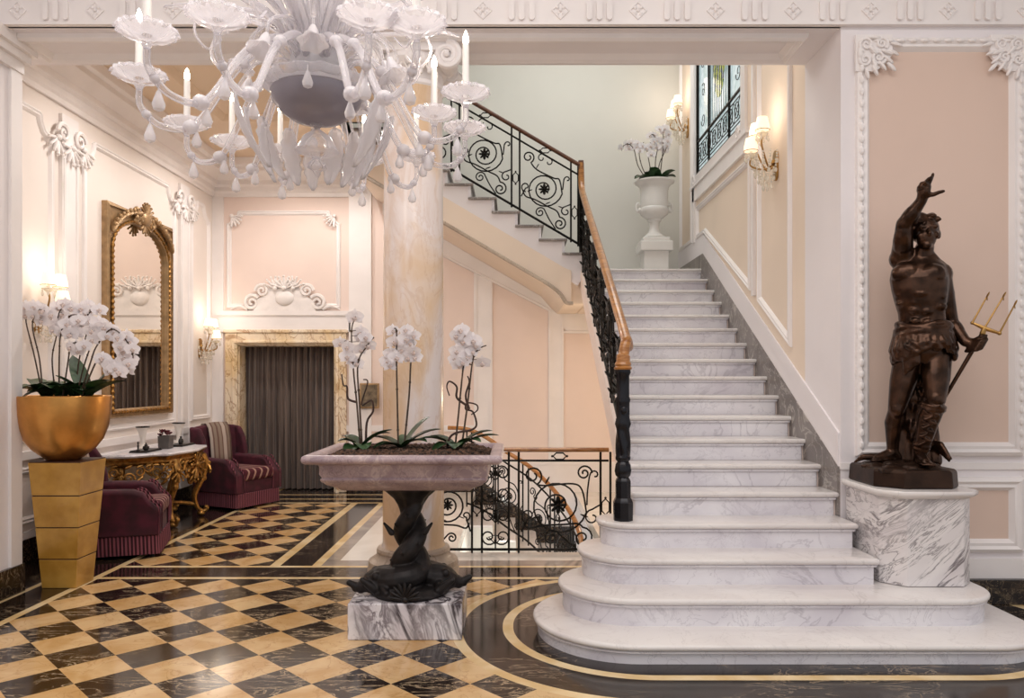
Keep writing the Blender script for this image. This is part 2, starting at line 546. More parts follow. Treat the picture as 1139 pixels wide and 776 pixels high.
XL, XP, XR = -4.05, -3.55, 2.25          # left wall, left pier, stair wall
YB, YP = D(11.3), D(5.73)                # back wall, pier fronts
YP2 = D(6.43)                            # beam back
BZ = 3.94                                # beam soffit
CZ = 4.46                                # side-room ceiling
HL = (-.5, .84, D(7.38), YB)             # stairwell opening x0 x1 y0 y1

# floor with the stairwell opening
m = MB()
m.box(-4.6, 7, -2.5, HL[2], -.12, 0)
m.box(-4.6, HL[0], HL[2], YB + .4, -.12, 0)
m.box(HL[1], 2.6, HL[2], YB + .4, -.12, 0)
struct(m, 'floor', M['floor_inlay'], smooth=False)
m = MB(); m.box(HL[0] - 2, HL[1] + .4, D(7.0), YB + .3, -2.0, -1.9)
struct(m, 'floor', M['wall_pale'], smooth=False)
m = MB(); m.box(HL[0] - .2, HL[0], HL[2], D(9.7), -1.9, -.12); m.box(HL[0], HL[1], HL[2] - .2, HL[2], -1.9, -.12)
struct(m, 'wall_lower', M['wall_pale'], smooth=False)

# walls
m = MB(); m.box(XL - .3, XP, -2.5, D(6.0), 0, 5.2); struct(m, 'wall_left_pier', M['wall_white'], smooth=False)
m = MB(); m.box(XL - .3, XL, D(6.0), YB + .4, 0, 6.6); struct(m, 'wall_left', M['wall_left_tone'], smooth=False)
DX0, DX1, DZ1 = -3.70, -2.40, 1.98
m = MB(); m.box(XL, DX0, YB, YB + .5, 0, 6.6); m.box(DX0, DX1, YB, YB + .5, DZ1, 6.6); m.box(DX1, .55, YB, YB + .5, -1.95, 6.6)
m.box(.55, XR + .3, YB, YB + .5, -1.95, 2.40)
struct(m, 'wall_back', M['wall_pink'], smooth=False)
m = MB(); m.prism([(-1.9, 4.6), (.55, 3.15), (.60, 2.6), (XR + .3, 2.6), (XR + .3, 6.6), (-1.9, 6.6)], 'xz', YB - .015, YB + .4); struct(m, 'wall_landing', M['wall_pale'], smooth=False)
m = MB(); m.box(DX0 - .2, DX1 + .2, YB + .62, YB + .7, 0, 2.2); struct(m, 'wall_doorway', M['near_black'], smooth=False)
WY0, WY1, WZ0, WZ1 = D(8.11), D(10.26), 4.0, 6.2
m = MB()
m.box(XR, XR + .3, YP2, WY0, 0, 6.6); m.box(XR, XR + .3, WY1, YB + .5, 0, 6.6)
m.box(XR, XR + .3, WY0, WY1, 0, WZ0); m.box(XR, XR + .3, WY0, WY1, WZ1, 6.6)
struct(m, 'wall_right', M['wall_cream'], smooth=False)
m = MB(); m.box(XR, 7.0, YP, YP2, 0, 5.2); struct(m, 'wall_right_pier', M['wall_white'], smooth=False)
m = MB(); m.box(XL - .3, 7.0, YP, YP2, BZ, 5.2); m.box(-1.05, XR + .3, YP2 - .15, YP2, 5.2, 6.6)
struct(m, 'wall_beam', M['wall_white'], smooth=False)
m = MB(); m.box(-1.05, -1.0, YP2, D(9.55), CZ, 6.6); m.box(-2.0, -1.95, D(9.55), YB, CZ, 6.6); m.box(-2.0, -1.0, D(9.55), D(9.6), CZ, 6.6); struct(m, 'wall_gallery', M['wall_pale'], smooth=False)
m = MB(); m.box(XL, -1.0, YP2, D(9.6), CZ, CZ + .1); m.box(XL, -1.95, D(9.6), YB, CZ, CZ + .1); struct(m, 'ceiling', M['ceiling_sand'], smooth=False)
m = MB(); m.box(-2.0, XR + .3, YP2, YB + .3, 6.5, 6.6); struct(m, 'ceiling', M['ceiling_white'], smooth=False)
m = MB(); m.box(XL - .3, 7, -2.5, YP + .05, 5.2, 5.3); struct(m, 'ceiling', M['ceiling_white'], smooth=False)

# ---- mouldings: profile is (inset, height)
PROF = [(0, 0), (.005, .022), (.018, .03), (.03, .02), (.045, .026), (.058, .012), (.065, 0)]
PROFB = [(0, 0), (.006, .03), (.03, .045), (.05, .03), (.07, .038), (.09, .014), (.1, 0)]
NT = [0]
def trim(mb, mat='trim_white', **k):
    NT[0] += 1
    return struct(mb, 'trim_%d' % NT[0], M[mat], **k)
def on_left(a, b, h): return (XL + h, a, b)          # (y,z) on the left wall
def on_right(a, b, h): return (XR - h, a, b)
def on_back(a, b, h): return (a, YB - h, b)          # (x,z)
def on_pier(a, b, h): return (a, YP - h, b)
def on_pierL(a, b, h): return (XP + h, a, b)
def rectp(a0, a1, b0, b1): return [(a0, b0), (a1, b0), (a1, b1), (a0, b1)]
def eared(a0, a1, b0, b1, e=.22):
    """panel outline with scooped upper corners"""
    n = 5
    L = [(a0, b1 - e), (a0 + .18 * e, b1 - e), (a0 + .32 * e, b1 - .82 * e), (a0 + .62 * e, b1 - .68 * e), (a0 + .8 * e, b1 - .40 * e), (a0 + .84 * e, b1 - .12 * e), (a0 + e, b1)]
    Rr = [(a1 - (p[0] - a0), p[1]) for p in L]
    return [(a0, b0), (a1, b0)] + Rr + list(reversed(L))

def scroll(mb, c, u, v, r, turns=1.6, a0=0.0, th=.014, hand=1, n=26, taper=True):
    c = Vector(c); u = Vector(u); v = Vector(v); pts = []; rr = []
    for i in range(n + 1):
        t = i / n; a = a0 + hand * 2 * PI * turns * t; q = r * (1 - .86 * t)
        pts.append(c + u * q * math.cos(a) + v * q * math.sin(a)); rr.append(th * (1 - .45 * t) if taper else th)
    mb.tube(pts, rr, 6)
    return pts[0]

def acanthus(mb, c, u, v, nrm, s, k=5, spread=150, a0=90):
    """fan of leaf lobes in relief"""
    c = Vector(c); u = Vector(u); v = Vector(v); nrm = Vector(nrm)
    for i in range(k):
        a = math.radians(a0 + spread * ((i + .5) / k - .5))
        d = u * math.cos(a) + v * math.sin(a)
        mb.ell_dir(c + d * s * .5 + nrm * s * .08, d + nrm * .15, s * .5, s * .13, s * .09, 8, 6)
        mb.ell(c + d * s * .95 + nrm * s * .14, s * .1, s * .1, s * .1, None, 8, 6)
    mb.ell(c + nrm * s * .1, s * .18, None, None, None, 10, 6)

def corner_ornament(mb, c, u, v, nrm, s):
    """square of scrolling leaves; u,v point inwards"""
    c = Vector(c); u = Vector(u); v = Vector(v); nrm = Vector(nrm)
    vs = [c, c + u * s, c + u * s + v * s * .55, c + u * s * .8 + v * s * .8, c + u * s * .55 + v * s, c + v * s]
    mb.loft([[p for p in vs], [p + nrm * .02 for p in vs]])
    for (a, b, r, h) in ((.28, .28, .2, 1), (.7, .25, .17, -1), (.25, .7, .17, -1), (.62, .62, .2, 1)):
        scroll(mb, c + u * s * a + v * s * b + nrm * .025, u, v, s * r, 1.7, R.random() * 6, s * .05, h)
    for (a, b, d) in ((.5, .1, 0), (.1, .5, 90), (.85, .5, 20), (.5, .85, 70), (.45, .45, 45), (.95, .9, 45)):
        dd = u * math.cos(math.radians(d)) + v * math.sin(math.radians(d))
        mb.ell_dir(c + u * s * a + v * s * b + nrm * .03, dd, s * .17, s * .07, s * .06, 8, 6)
    for i in range(6):
        a = math.radians(15 + 12 * i)
        d = u * math.cos(a) + v * math.sin(a)
        mb.ell_dir(c + d * s * 1.12 + nrm * .03, d, s * .17, s * .07, s * .05, 8, 6)

# entablature: frieze of triglyphs and diamonds on the beam front
m = MB(); yf = YP - .03
m.box(XL - .3, 7.0, yf, YP + .02, BZ, 5.2)
for k in range(-2, 16):
    x = (63 + 86.2 * k - CX) * yf / F
    for q in (-1, 0, 1):
        m.prism(arc(x + q * .069, 4.085, .019, 0, 180, 6) + arc(x + q * .069, 3.985, .019, 180, 360, 6), 'xz', yf - .022, yf + .01)
    xd = (20 + 86.2 * k - CX) * yf / F
    m.loft([[(xd + r * a, yf - d, 4.035 + r * b) for (a, b) in ((1, 0), (0, 1), (-1, 0), (0, -1))] for (r, d) in ((.062, -.005), (.062, .010), (.052, .012), (.050, .004))])
    for a in range(4):
        m.ell((xd + .036 * math.cos(a * PI / 2 + PI / 4) * .8, yf - .006, 4.035 + .036 * math.sin(a * PI / 2 + PI / 4) * .8), .013, .01, .013, None, 8, 5)
    m.ell((xd, yf - .008, 4.035), .012, .012, .012, None, 8, 5)
m.box(XL - .3, 7.0, yf - .018, yf + .01, 4.125, 4.16); m.box(XL - .3, 7.0, yf - .012, yf + .01, BZ - .001, BZ + .012)
trim(m)
# soffit panel
m = MB()
m.polyframe(rectp(-3.50, 2.07, D(5.83), D(6.31)), PROFB, lambda a, b, h: (a, b, BZ - h))
trim(m)
# right pier panels
m = MB()
X0, X1 = 2.345, 3.49
m.polyframe(rectp(X0, X1, 1.0, 3.86), PROFB, on_pier); m.polyframe(rectp(X0, X1, .34, .86), PROFB, on_pier)
m.box(XR - .005, 7.0, YP - .03, YP + .01, .17, .30)
m.box(XR - .005, 7.0, YP - .012, YP + .01, .91, .955)
for z in range(34):
    for xx in (X0 + .03, X1 - .03): m.ell((xx, YP - .045, 1.08 + z * .08), .016, .012, .03, None, 6, 5)
for q in range(12): m.ell((X0 + .14 + q * .08, YP - .045, 3.83), .03, .012, .016, None, 6, 5)
corner_ornament(m, (X0 - .01, YP - .02, 3.87), (1, 0, 0), (0, 0, -1), (0, -1, 0), .25)
corner_ornament(m, (X1 + .01, YP - .02, 3.87), (-1, 0, 0), (0, 0, -1), (0, -1, 0), .25)
trim(m)
m = MB(); m.box(X0 + .09, X1 - .09, YP - .006, YP + .01, 1.09, 3.77); m.box(X0 + .09, X1 - .09, YP - .006, YP + .01, .43, .77)
struct(m, 'wall_right_panel', M['wall_panel_tone'], smooth=False)
m = MB(); m.box(3.62, 3.72, YP - .05, YP, .17, BZ)
m.polyframe(rectp(3.85, 5.2, 1.0, 3.86), PROFB, on_pier); trim(m)
m = MB(); m.box(2.82, 7.0, YP - .07, YP + .01, 0, .17); struct(m, 'baseboard_right', M['dark_marble'], smooth=False, bevel=.006)

# left pier: tall sunk panel, cap and dark base
m = MB()
m.polyframe(rectp(D(3.5), D(5.72), .45, 3.6), PROFB, on_pierL)
m.polyframe(rectp(D(1.2), D(3.4), .45, 3.6), PROFB, on_pierL)
m.box(XP, XP + .03, -2.5, D(6.0) + .03, 3.72, 3.80); m.box(XP, XP + .06, -2.5, D(6.0) + .06, 3.80, 3.86); m.box(XP, XP + .09, -2.5, D(6.0) + .09, 3.86, BZ)
m.box(XL - .1, XP + .02, D(6.0) - .1, D(6.0) + .02, .14, BZ)
trim(m)
m = MB(); m.box(XP, XP + .035, -2.5, D(6.0) + .035, 0, .20); struct(m, 'baseboard_left_pier', M['dark_marble'], smooth=False, bevel=.006)
m = MB(); m.box(XL, XL + .03, D(6.0), YB, 0, .2); m.box(XL, XP + .03, D(6.0), D(6.0) + .035, 0, .2); struct(m, 'baseboard_left', M['dark_marble'], smooth=False, bevel=.006)
m = MB(); m.box(-2.24, HL[0] - .02, YB - .03, YB, 0, .2); struct(m, 'baseboard_back', M['dark_marble'], smooth=False, bevel=.006)

# left wall panels and pilaster strips
m = MB()
pan = [(D(6.3), D(7.36)), (D(7.86), D(10.02)), (D(10.5), D(11.15))]
for (a, b) in pan:
    m.polyframe(eared(a, b, 1.0, 3.82, .2), PROF, on_left)
    m.polyframe(rectp(a, b, .32, .80), PROF, on_left)
for (a, b) in ((D(7.46), D(7.74)), (D(10.12), D(10.4))):
    m.box(XL, XL + .035, a, b, .2, 3.9)
    for t in (a + .03, b - .03): m.tube([(XL + .035, t, .5), (XL + .035, t, 3.5)], .016, 6)
    mid = (a + b) / 2
    acanthus(m, (XL + .04, mid, 3.62), (0, 1, 0), (0, 0, 1), (1, 0, 0), .16, 7, 200, -90)
    for s in (-1, 1):
        scroll(m, (XL + .05, mid + s * .13, 3.72), (0, s, 0), (0, 0, 1), .09, 1.5, 0, .022, 1)
        acanthus(m, (XL + .03, mid + s * .2, 3.66), (0, s, 0), (0, 0, 1), (1, 0, 0), .16, 5, 120, -60)
m.box(XL, XL + .045, D(6.0), YB, .86, .93); m.box(XL, XL + .02, D(6.0), YB, .2, .26)
trim(m)
# cornice of the side room
def cornice(mb, z0):
    pr = [(0, 0), (.03, .0), (.03, .05), (.05, .07), (.05, .13), (.09, .16), (.09, .22), (.15, .28), (.2, .33), (.2, .38), (.24, .40), (.24, z0)]
    return pr
m = MB(); zc = 3.98
pr = [(0, 0), (.03, 0), (.03, .05), (.05, .07), (.05, .13), (.09, .15), (.09, .21), (.13, .25), (.19, .31), (.19, .36), (.23, .38), (.23, CZ - zc), (0, CZ - zc)]
Y2 = D(6.5); XE = -1.9
m.loft([[(XL + a, Y2, zc + b) for a, b in pr], [(XL + a, YB - a, zc + b) for a, b in pr], [(XE, YB - a, zc + b) for a, b in pr]])
trim(m, bevel=.004)
m = MB(); zt = CZ
m.polyframe(rectp(XL + .75, -1.15, D(6.9), D(9.4)), [(0, 0), (.02, .05), (.06, .06), (.1, .03), (.12, 0)], lambda a, b, h: (a, b, CZ - h))
trim(m, 'ceiling_sand')

# back wall of the side room: panel, pilasters, overdoor
m = MB()
m.polyframe(eared(-3.86, -2.32, 2.48, 3.80, .17), PROF, on_back)
for s, x in ((1, -3.82), (-1, -2.36)):
    corner = Vector((x, YB - .03, 3.76))
    acanthus(m, corner + Vector((s * .04, 0, -.04)), (s, 0, 0), (0, 0, -1), (0, -1, 0), .15, 5, 110, 45)
for (a, b) in ((-2.2, -1.93),):
    m.box(a, b, YB - .05, YB, .2, zc + .02)
m.box(-1.96, -1.9, YB - .055, YB, .2, CZ - .3)
m.box(XL, -3.9, YB - .02, YB, .2, zc)
m.box(-3.95, -2.18, YB - .05, YB, 2.16, 2.4); m.box(-3.98, -2.15, YB - .07, YB, 2.38, 2.44)
m.box(-2.24, -.5, YB - .04, YB, .82, .9)
trim(m)
# overdoor relief: shell tablet between scrolls
m = MB(); ox, oz = -3.06, 2.44
m.prism([(ox - .42, oz), (ox + .42, oz), (ox + .36, oz + .16)] + [(ox + .28 * math.cos(a), oz + .2 + .17 * math.sin(a)) for a in [PI * i / 10 for i in range(11)]] + [(ox - .36, oz + .16)], 'xz', YB - .07, YB)
for s in (-1, 1):
    scroll(m, (ox + s * .44, YB - .06, oz + .11), (s, 0, 0), (0, 0, 1), .11, 1.7, 2.5, .028, -1)
    scroll(m, (ox + s * .3, YB - .08, oz + .27), (s, 0, 0), (0, 0, 1), .09, 1.7, 0, .024, 1)
    m.tube(spline([(ox + s * .5, YB - .04, oz + .03), (ox + s * .62, YB - .04, oz + .07), (ox + s * .74, YB - .03, oz + .02)], 6), [.03, .028, .025, .022, .02, .02, .018, .015, .012, .01, .008, .008, .008], 6)
    acanthus(m, (ox + s * .12, YB - .08, oz + .3), (s, 0, 0), (0, 0, 1), (0, -1, 0), .16, 5, 120, 70)
acanthus(m, (ox, YB - .08, oz + .3), (1, 0, 0), (0, 0, 1), (0, -1, 0), .17, 7, 170)
m.ell((ox, YB - .07, oz + .17), .13, .04, .1)
trim(m, 'plaster_relief')
# panels behind the stairwell, below the landing
m = MB()
for (a, b) in ((-.52, -.27), (.486, .693)):
    m.box(a, b, YB - .022, YB, -1.5, 3.2)
    for x in (a + .02, b - .02): m.box(x - .015, x + .015, YB - .035, YB, .42, 3.0)
m.prism([(-1.75, 4.45), (-1.75, 3.75), (-.93, 3.185), (.50, 2.452), (.74, 2.16), (2.2, 2.16), (2.2, 2.6), (.6, 2.6)], 'xz', YB - .025, YB)
m.tube([(-1.7, YB - .025, 3.72), (-.93, YB - .025, 3.19), (.50, YB - .025, 2.455)], .02, 6); m.tube([(.69, YB - .025, 2.16), (2.2, YB - .025, 2.16)], .02, 6)
m.box(-.5, 2.2, YB - .02, YB, -1.2, .40); m.box(-.5, 2.2, YB - .035, YB, .37, .41)
trim(m)

# marble door surround and its reveal
d = tag(bpy.data.objects.new('door_1', None), kind='structure'); link(d)
m = MB(); w = .165; y0 = YB - .06
m.box(DX0 - w, DX0, y0, YB + .02, 0, DZ1 + w); m.box(DX1, DX1 + w, y0, YB + .02, 0, DZ1 + w); m.box(DX0, DX1, y0, YB + .02, DZ1, DZ1 + w)
m.box(DX0 - w - .02, DX1 + w + .02, y0 - .02, YB + .02, DZ1 + w, DZ1 + w + .045)
m.build('door_surround', M['door_marble'], d, smooth=False, bevel=.012)
m = MB()
m.polyframe([(DX0, 0), (DX1, 0), (DX1, DZ1), (DX0, DZ1)], [(-.01, .0), (-.035, .03), (-.06, .02), (-.07, 0)], lambda a, b, h: (a, y0 - h, max(b, 0.0)))
m.build('door_moulding', M['door_marble'], d)
m = MB(); m.box(DX0, DX0 + .012, YB, YB + .45, 0, DZ1); m.box(DX1 - .012, DX1, YB, YB + .45, 0, DZ1); m.box(DX0, DX1, YB, YB + .45, DZ1 - .012, DZ1)
m.build('reveal', M['door_marble'], d, smooth=False)

# right stair wall: sloping panel mouldings follow the flight
SL = .16 / (.319 * K)                                  # stair slope
def nosez(y): return .59 + SL * (y - D(5.404))          # nosing line
m = MB()
ya, yb = D(6.72), D(7.62)
m.polyframe([(ya, nosez(ya) + .53), (yb, nosez(yb) + .53), (yb, 5.9), (ya, 5.9)], PROF, on_right)
ya, yb = D(7.86), D(10.16)
ymid = D(9.75)
m.polyframe([(ya, nosez(ya) + .53), (ymid, 3.22), (yb, 3.22), (yb, 3.62), (ya, 3.62)], PROF, on_right)
m.polyframe(rectp(D(10.42), D(11.15), 3.22, 5.9), PROF, on_right)
m.box(XR - .03, XR, D(7.95), D(10.36), 3.70, 3.86); m.box(XR - .05, XR, D(7.9), D(10.4), 3.86, 3.9)
for (a, b) in ((D(7.72), D(7.78)), (D(10.24), D(10.34))): m.box(XR - .03, XR, a, b, 3.2 if a > 7.4 else 2.3, 6.4)
trim(m)
m = MB()
m.polyframe(rectp(WY0, WY1, WZ0, WZ1), [(-.1, 0), (-.1, .03), (-.03, .05), (0, .02), (0, -.04)], on_right)
for s in (-1, 1):
    scroll(m, (XR - .04, (WY0 + WY1) / 2 + s * .9, 3.93), (0, s, 0), (0, 0, 1), .07, 1.4, 0, .02, 1)
trim(m)
# pale band between stringer and panels, grey stringer and landing skirting
def band(lo, hi):
    y0, y1, y2 = D(5.74), D(9.82), YB
    return [(y0, nosez(y0) + lo), (y1, 2.83 + lo), (y2, 2.83 + lo), (y2, 2.83 + hi), (y1, 2.83 + hi), (y0, nosez(y0) + hi)]
m = MB(); m.prism(band(-.4, .17), 'yz', XR - .02, XR + .02)
struct(m, 'baseboard_stair', M['grey_marble'], smooth=False)
m = MB(); m.prism(band(.17, .40), 'yz', XR - .014, XR + .02); trim(m, 'wall_white', smooth=False)

# leaded stained-glass window
w = tag(bpy.data.objects.new('window_1', None), kind='structure'); link(w)
m = MB(); m.box(XR + .03, XR + .045, WY0, WY1, WZ0, WZ1); m.build('pane', M['pane_glass'], w, smooth=False)
m = MB()
def bar(y0, z0, y1, z1, r): m.tube([(XR + .022, y0, z0), (XR + .022, y1, z1)], r, 6)
for y in (WY0 + .03, WY1 - .03): bar(y, WZ0, y, WZ1, .022)
for z in (WZ0 + .03, WZ1 - .03): bar(WY0, z, WY1, z, .022)
wv = WY1 - WY0
for t in (.30, .72): bar(WY0 + wv * t, WZ0, WY0 + wv * t, WZ1, .017)
bar(WY0, WZ0 + .42, WY1, WZ0 + .42, .017)
for k in range(1, 22):
    y = WY0 + wv * k / 22
    if .30 < k / 22 < .72: bar(y, WZ0 + .42, y, WZ1, .0035)
for z in (.10, .14, .36): bar(WY0, WZ0 + z, WY1, WZ0 + z, .006)
for k in range(9):
    y = WY0 + wv * (k + .5) / 9
    m.tube([(XR + .022, y + .07 * math.cos(a), WZ0 + .25 + .08 * math.sin(a)) for a in [2 * PI * i / 14 for i in range(14)]], .006, 5, True)
    bar(y - .1, WZ0 + .15, y + .1, WZ0 + .35, .004); bar(y + .1, WZ0 + .15, y - .1, WZ0 + .35, .004)
for k in range(5):
    for y in (WY0 + wv * .14, WY0 + wv * .86):
        z = WZ0 + .62 + k * .34
        scroll(m, (XR + .022, y, z), (0, 1, 0), (0, 0, 1), .09, 1.3, k, .005, 1 if k % 2 else -1)
m.build('leading', M['iron'], w)
m = MB()
gy = WY0 + wv * .51
m.prism([(gy + .26 * math.sin(a), 5.25 - .62 * math.cos(a)) for a in [2 * PI * i / 26 for i in range(26)]], 'yz', XR + .024, XR + .032)
m.build('garland', M['garland_glass'], w, smooth=False)
# ------------------------------------------------------------------ marble staircase
def YN(n): return D(.319 * (12.94 + n))              # front of nosing n
def ZN(n): return .11 + .16 * (n - 1)                # top of tread n
st = thing('marble_staircase', 'broad white marble staircase with curved bullnose lower steps rising to the landing', 'staircase', (1.5, YN(1), 0))
TH, OV = .036, .03
def outline(n):
    if n == 1: return rrect(.125, 3.02, YN(1), YP - .012, .57, .42, .03, .57)
    if n == 2: return rrect(.285, 2.86, YN(2), YP - .012, .43, .30, .03, .43)
    if n == 3: return rrect(.425, 2.246, YN(3), D(5.85), .33, .022, .022, .33)
    if n == 4: return rrect(.565, 2.246, YN(4), D(5.86), .22, .022, .022, .17)
    return rrect(.81, 2.245, YN(n), YN(n + 1) + .035, .03, .022, .022, .022, 4)
for n in range(1, 19):
    f = outline(n)
    if n == 18: f = rrect(.64, 2.245, YN(18), YB - .02, .022, .022, .022, .022, 4)
    m = MB(); m.slab(f, ZN(n) - TH, ZN(n), .018)
    t = m.build('tread', M['tread_marble'], st, angle=50)
    zb = 0 if n == 1 else ZN(n - 1)
    m = MB(); m.loft([[(p[0], p[1], z) for p in f(OV)] for z in (zb, ZN(n) - TH)])
    if n == 18:
        m = MB(); m.box(.70, 2.245, YN(18) + OV, YN(18) + .12, zb, ZN(18) - TH)
    m.build('riser', M['stair_marble'], st, angle=50)
    m = MB()
    m.tube([(p[0], p[1], ZN(n) - TH - .008) for p in (f(OV - .008) if n < 18 else [(.70, YN(18) + .02), (2.245, YN(18) + .02), (2.245, YN(18) + .1), (.7, YN(18) + .1)])], .009, 6, True)
    m.build('nosing_bead', M['stair_marble'], t)
# solid cream mass that carries the flight, and the landing slab
m = MB()
poly = [(YN(5) + .05, ZN(4) - .02)]
for n in range(5, 19):
    poly += [(YN(n) + .05, ZN(n - 1) - .03), (YN(n) + .05, ZN(n) - .045)]
poly += [(D(9.95), ZN(18) - .045), (D(9.95), 2.46), (D(9.7), 2.42), (YN(7), ZN(6) - .24), (YN(6) + .05, 0.02), (YN(5) + .05, 0.02)]
m.prism(poly[1:], 'yz', .85, 2.24)
m.prism([(D(6.32), nosez(D(6.32)) - .22), (D(9.76), nosez(D(9.76)) - .20), (D(9.76), nosez(D(9.76)) + .0), (D(9.7), nosez(D(9.7)) + .035), (D(6.32), nosez(D(6.32)) + .035)], 'yz', .79, .86)
m.build('flight_body', M['wall_pink'], st, smooth=False)
m = MB(); m.box(.60, .86, D(9.76), YB - .04, 2.40, 2.79); m.box(.86, 2.245, YN(18) + .06, YB - .04, 2.40, 2.79)
m.build('landing_slab', M['wall_cream'], st, smooth=False, bevel=.02)

# upper flight going left from the landing
UX0, UR, UD = .877, .16, .272
YU = D(9.70)
us = thing('upper_staircase', 'upper flight of marble steps climbing left from the landing behind the column', 'staircase', (-.3, YU, 2.83))
NU = 10
prof = []
for k in range(1, NU + 1):
    x = UX0 - UD * (k - 1); z = 2.83 + UR * k
    m = MB(); m.box(x - UD - .03, x + .03, YU - .04, YB - .02, z - .03, z)
    t = m.build('tread', M['grey_marble'], us, smooth=False, bevel=.008)
    m = MB(); m.box(x - .03, x, YU - .02, YB - .02, z - UR, z - .03); m.build('riser', M['stair_marble'], us, smooth=False)
    prof += [(x - .001, z - UR - .02), (x - .001, z - .028)]
xe = UX0 - UD * NU; ze = 2.83 + UR * NU
us_sl = UR / UD
m = MB()
poly = prof + [(xe, ze - .028), (xe, ze - .36), (UX0 - .12, 2.83 + UR - .36 - .02), (UX0, 2.80)]
m.prism(poly, 'xz', YU - .01, YB - .02)
m.build('string', M['wall_white'], us, smooth=False)
m = MB()
def und(x, dz): return 2.83 + UR + us_sl * (UX0 - UD * .5 - x) + dz
xs = [xe, .76]
m.prism([(xe, und(xe, -.26)), (.60, und(.60, -.26)), (.68, 2.78), (.68, 2.42), (.60, 2.40), (.50, und(.5, -.60) - .03), (.38, und(.38, -.56)), (xe, und(xe, -.56))], 'xz', YU - .03, YB - .03)
m.build('soffit', M['wall_cream'], us, smooth=False)
m = MB()
for dz, r in ((-.56, .022),):
    m.tube(spline([(xe, YU - .035, und(xe, dz)), (0, YU - .035, und(0, dz)), (.4, YU - .035, und(.4, dz)), (.55, YU - .035, und(.55, dz) - .03), (.62, YU - .035, 2.41 if dz < -.3 else und(.62, dz)), (.70, YU - .035, 2.40 if dz < -.3 else und(.7, dz) )], 6), r, 6)
m.build('string_moulding', M['column_base_marble'], us)

# lower flight going down to the right inside the stairwell
ls = thing('lower_staircase', 'pale marble steps going down to the right behind the landing railing', 'staircase', (HL[0], D(10), -1.9))
for k in range(1, 6):
    x = HL[0] + .27 * (k - 1)
    m = MB(); m.box(max(x - .02, HL[0] + .004), x + .27, D(9.7), YB - .02, -.17 * k - .03, -.17 * k); t = m.build('tread', M['tread_marble'], ls, smooth=False, bevel=.006)
    m = MB(); m.box(x, x + .27, D(9.72), YB - .02, -1.9, -.17 * k - .03); m.build('riser', M['wall_pale'], ls, smooth=False)
m = MB(); pts = []
up = [(HL[0] - .01, .2), (HL[0] + .02, .2), (HL[0] + .85, -.40), (HL[0] + 1.0, -.46), (.835, -.46)]
lo = [(.835, -.80), (HL[0] + 1.0, -.80), (HL[0] + 1.0, -.68), (HL[0] + .75, -.68), (HL[0] + .75, -.51), (HL[0] + .5, -.51), (HL[0] + .5, -.34), (HL[0] + .27, -.34), (HL[0] + .27, -.17), (HL[0] - .01, -.17)]
m.prism(up + lo, 'xz', YB - .035, YB + .01)
struct(m, 'baseboard_lower', M['dark_marble'], smooth=False)

# ------------------------------------------------------------------ wrought iron
def spiral_pts(c, ex, ez, r0, r1, a0, turns, hand, n=None):
    n = n or max(10, int(14 * turns)); out = []
    for i in range(n + 1):
        t = i / n; a = math.radians(a0) + hand * 2 * PI * turns * t; r = lerp(r0, r1, t)
        out.append(c + ex * r * math.cos(a) + ez * r * math.sin(a))
    return out

def rosette(mb, c, ex, ez, r):
    ny = ex.cross(ez).normalized()
    for k in range(8):
        a = 2 * PI * k / 8
        d = ex * math.cos(a) + ez * math.sin(a)
        mb.ell_dir(c + d * r * .62, d, r * .42, r * .26, r * .2, 8, 6)
    mb.ell(c, r * .3, r * .3, r * .3, None, 8, 6)

def scrollwork(mb, P, w, h, ex, ez, rod=.008, flip=False, detail=True):
    """one bay: P(u,v) gives the point; scrolls keep their own round shape"""
    fu = (lambda u: 1 - u) if flip else (lambda u: u)
    X = -ex if flip else ex
    def Q(u, v): return P(fu(u), v)
    br = min(w, h) * .36
    C = Q(.48, .50)
    sp = spiral_pts(C, X, ez, br, br * .2, -15, 2.1, -1, 44)
    head = [Q(.14, .83) + p - Q(.14, .83) for p in []]
    vol = spiral_pts(Q(.17, .83), X, ez, w * .035, w * .12, 60, 1.35, -1, 20)
    path = vol + spline([vol[-1], Q(.34, .72), Q(.66, .74), C + X * br * .82 + ez * br * .5, sp[0]], 5)[1:]
    mb.tube(path + sp[1:], rod, 5)
    rosette(mb, C, X, ez, br * .3)
    # hook in the upper right corner
    hk = spiral_pts(Q(.93, .84), X, ez, w * .06, w * .02, 180, .8, -1, 10)
    mb.tube(spline([C + X * br * .98, Q(.84, .66), Q(.86, .8), hk[0]], 5) + hk[1:], rod * .9, 5)
    # lower double volute
    v2 = spiral_pts(Q(.78, .13), X, ez, w * .13, w * .025, 90, 1.5, -1, 22)
    s0 = Q(.06, .30)
    mb.tube(spline([s0, Q(.12, .24), Q(.3, .27), Q(.55, .28), Q(.72, .29), v2[0]], 5)[:-1] + v2, rod, 5)
    v3 = spiral_pts(Q(.40, .13), X, ez, w * .1, w * .02, 40, 1.4, 1, 20)
    mb.tube(spline([Q(.70, .02), Q(.58, .10), v3[0]], 5)[:-1] + v3, rod * .9, 5)
    v4 = spiral_pts(Q(.12, .38), X, ez, w * .1, w * .025, -90, 1.0, -1, 14)
    mb.tube(v4 + [Q(.03, .2)], rod * .9, 5)
    v5 = spiral_pts(Q(.9, .36), X, ez, w * .1, w * .025, 90, 1.0, 1, 14)
    mb.tube([Q(.99, .5)] + v5, rod * .9, 5)
    # leaves
    for (u, v, a) in ((.2, .36, 20), (.8, .38, 160), (.55, .33, 200), (.35, .78, 60)):
        d = X * math.cos(math.radians(a)) + ez * math.sin(math.radians(a))
        mb.ell_dir(Q(u, v), d, w * .055, w * .018, w * .012, 6, 5)

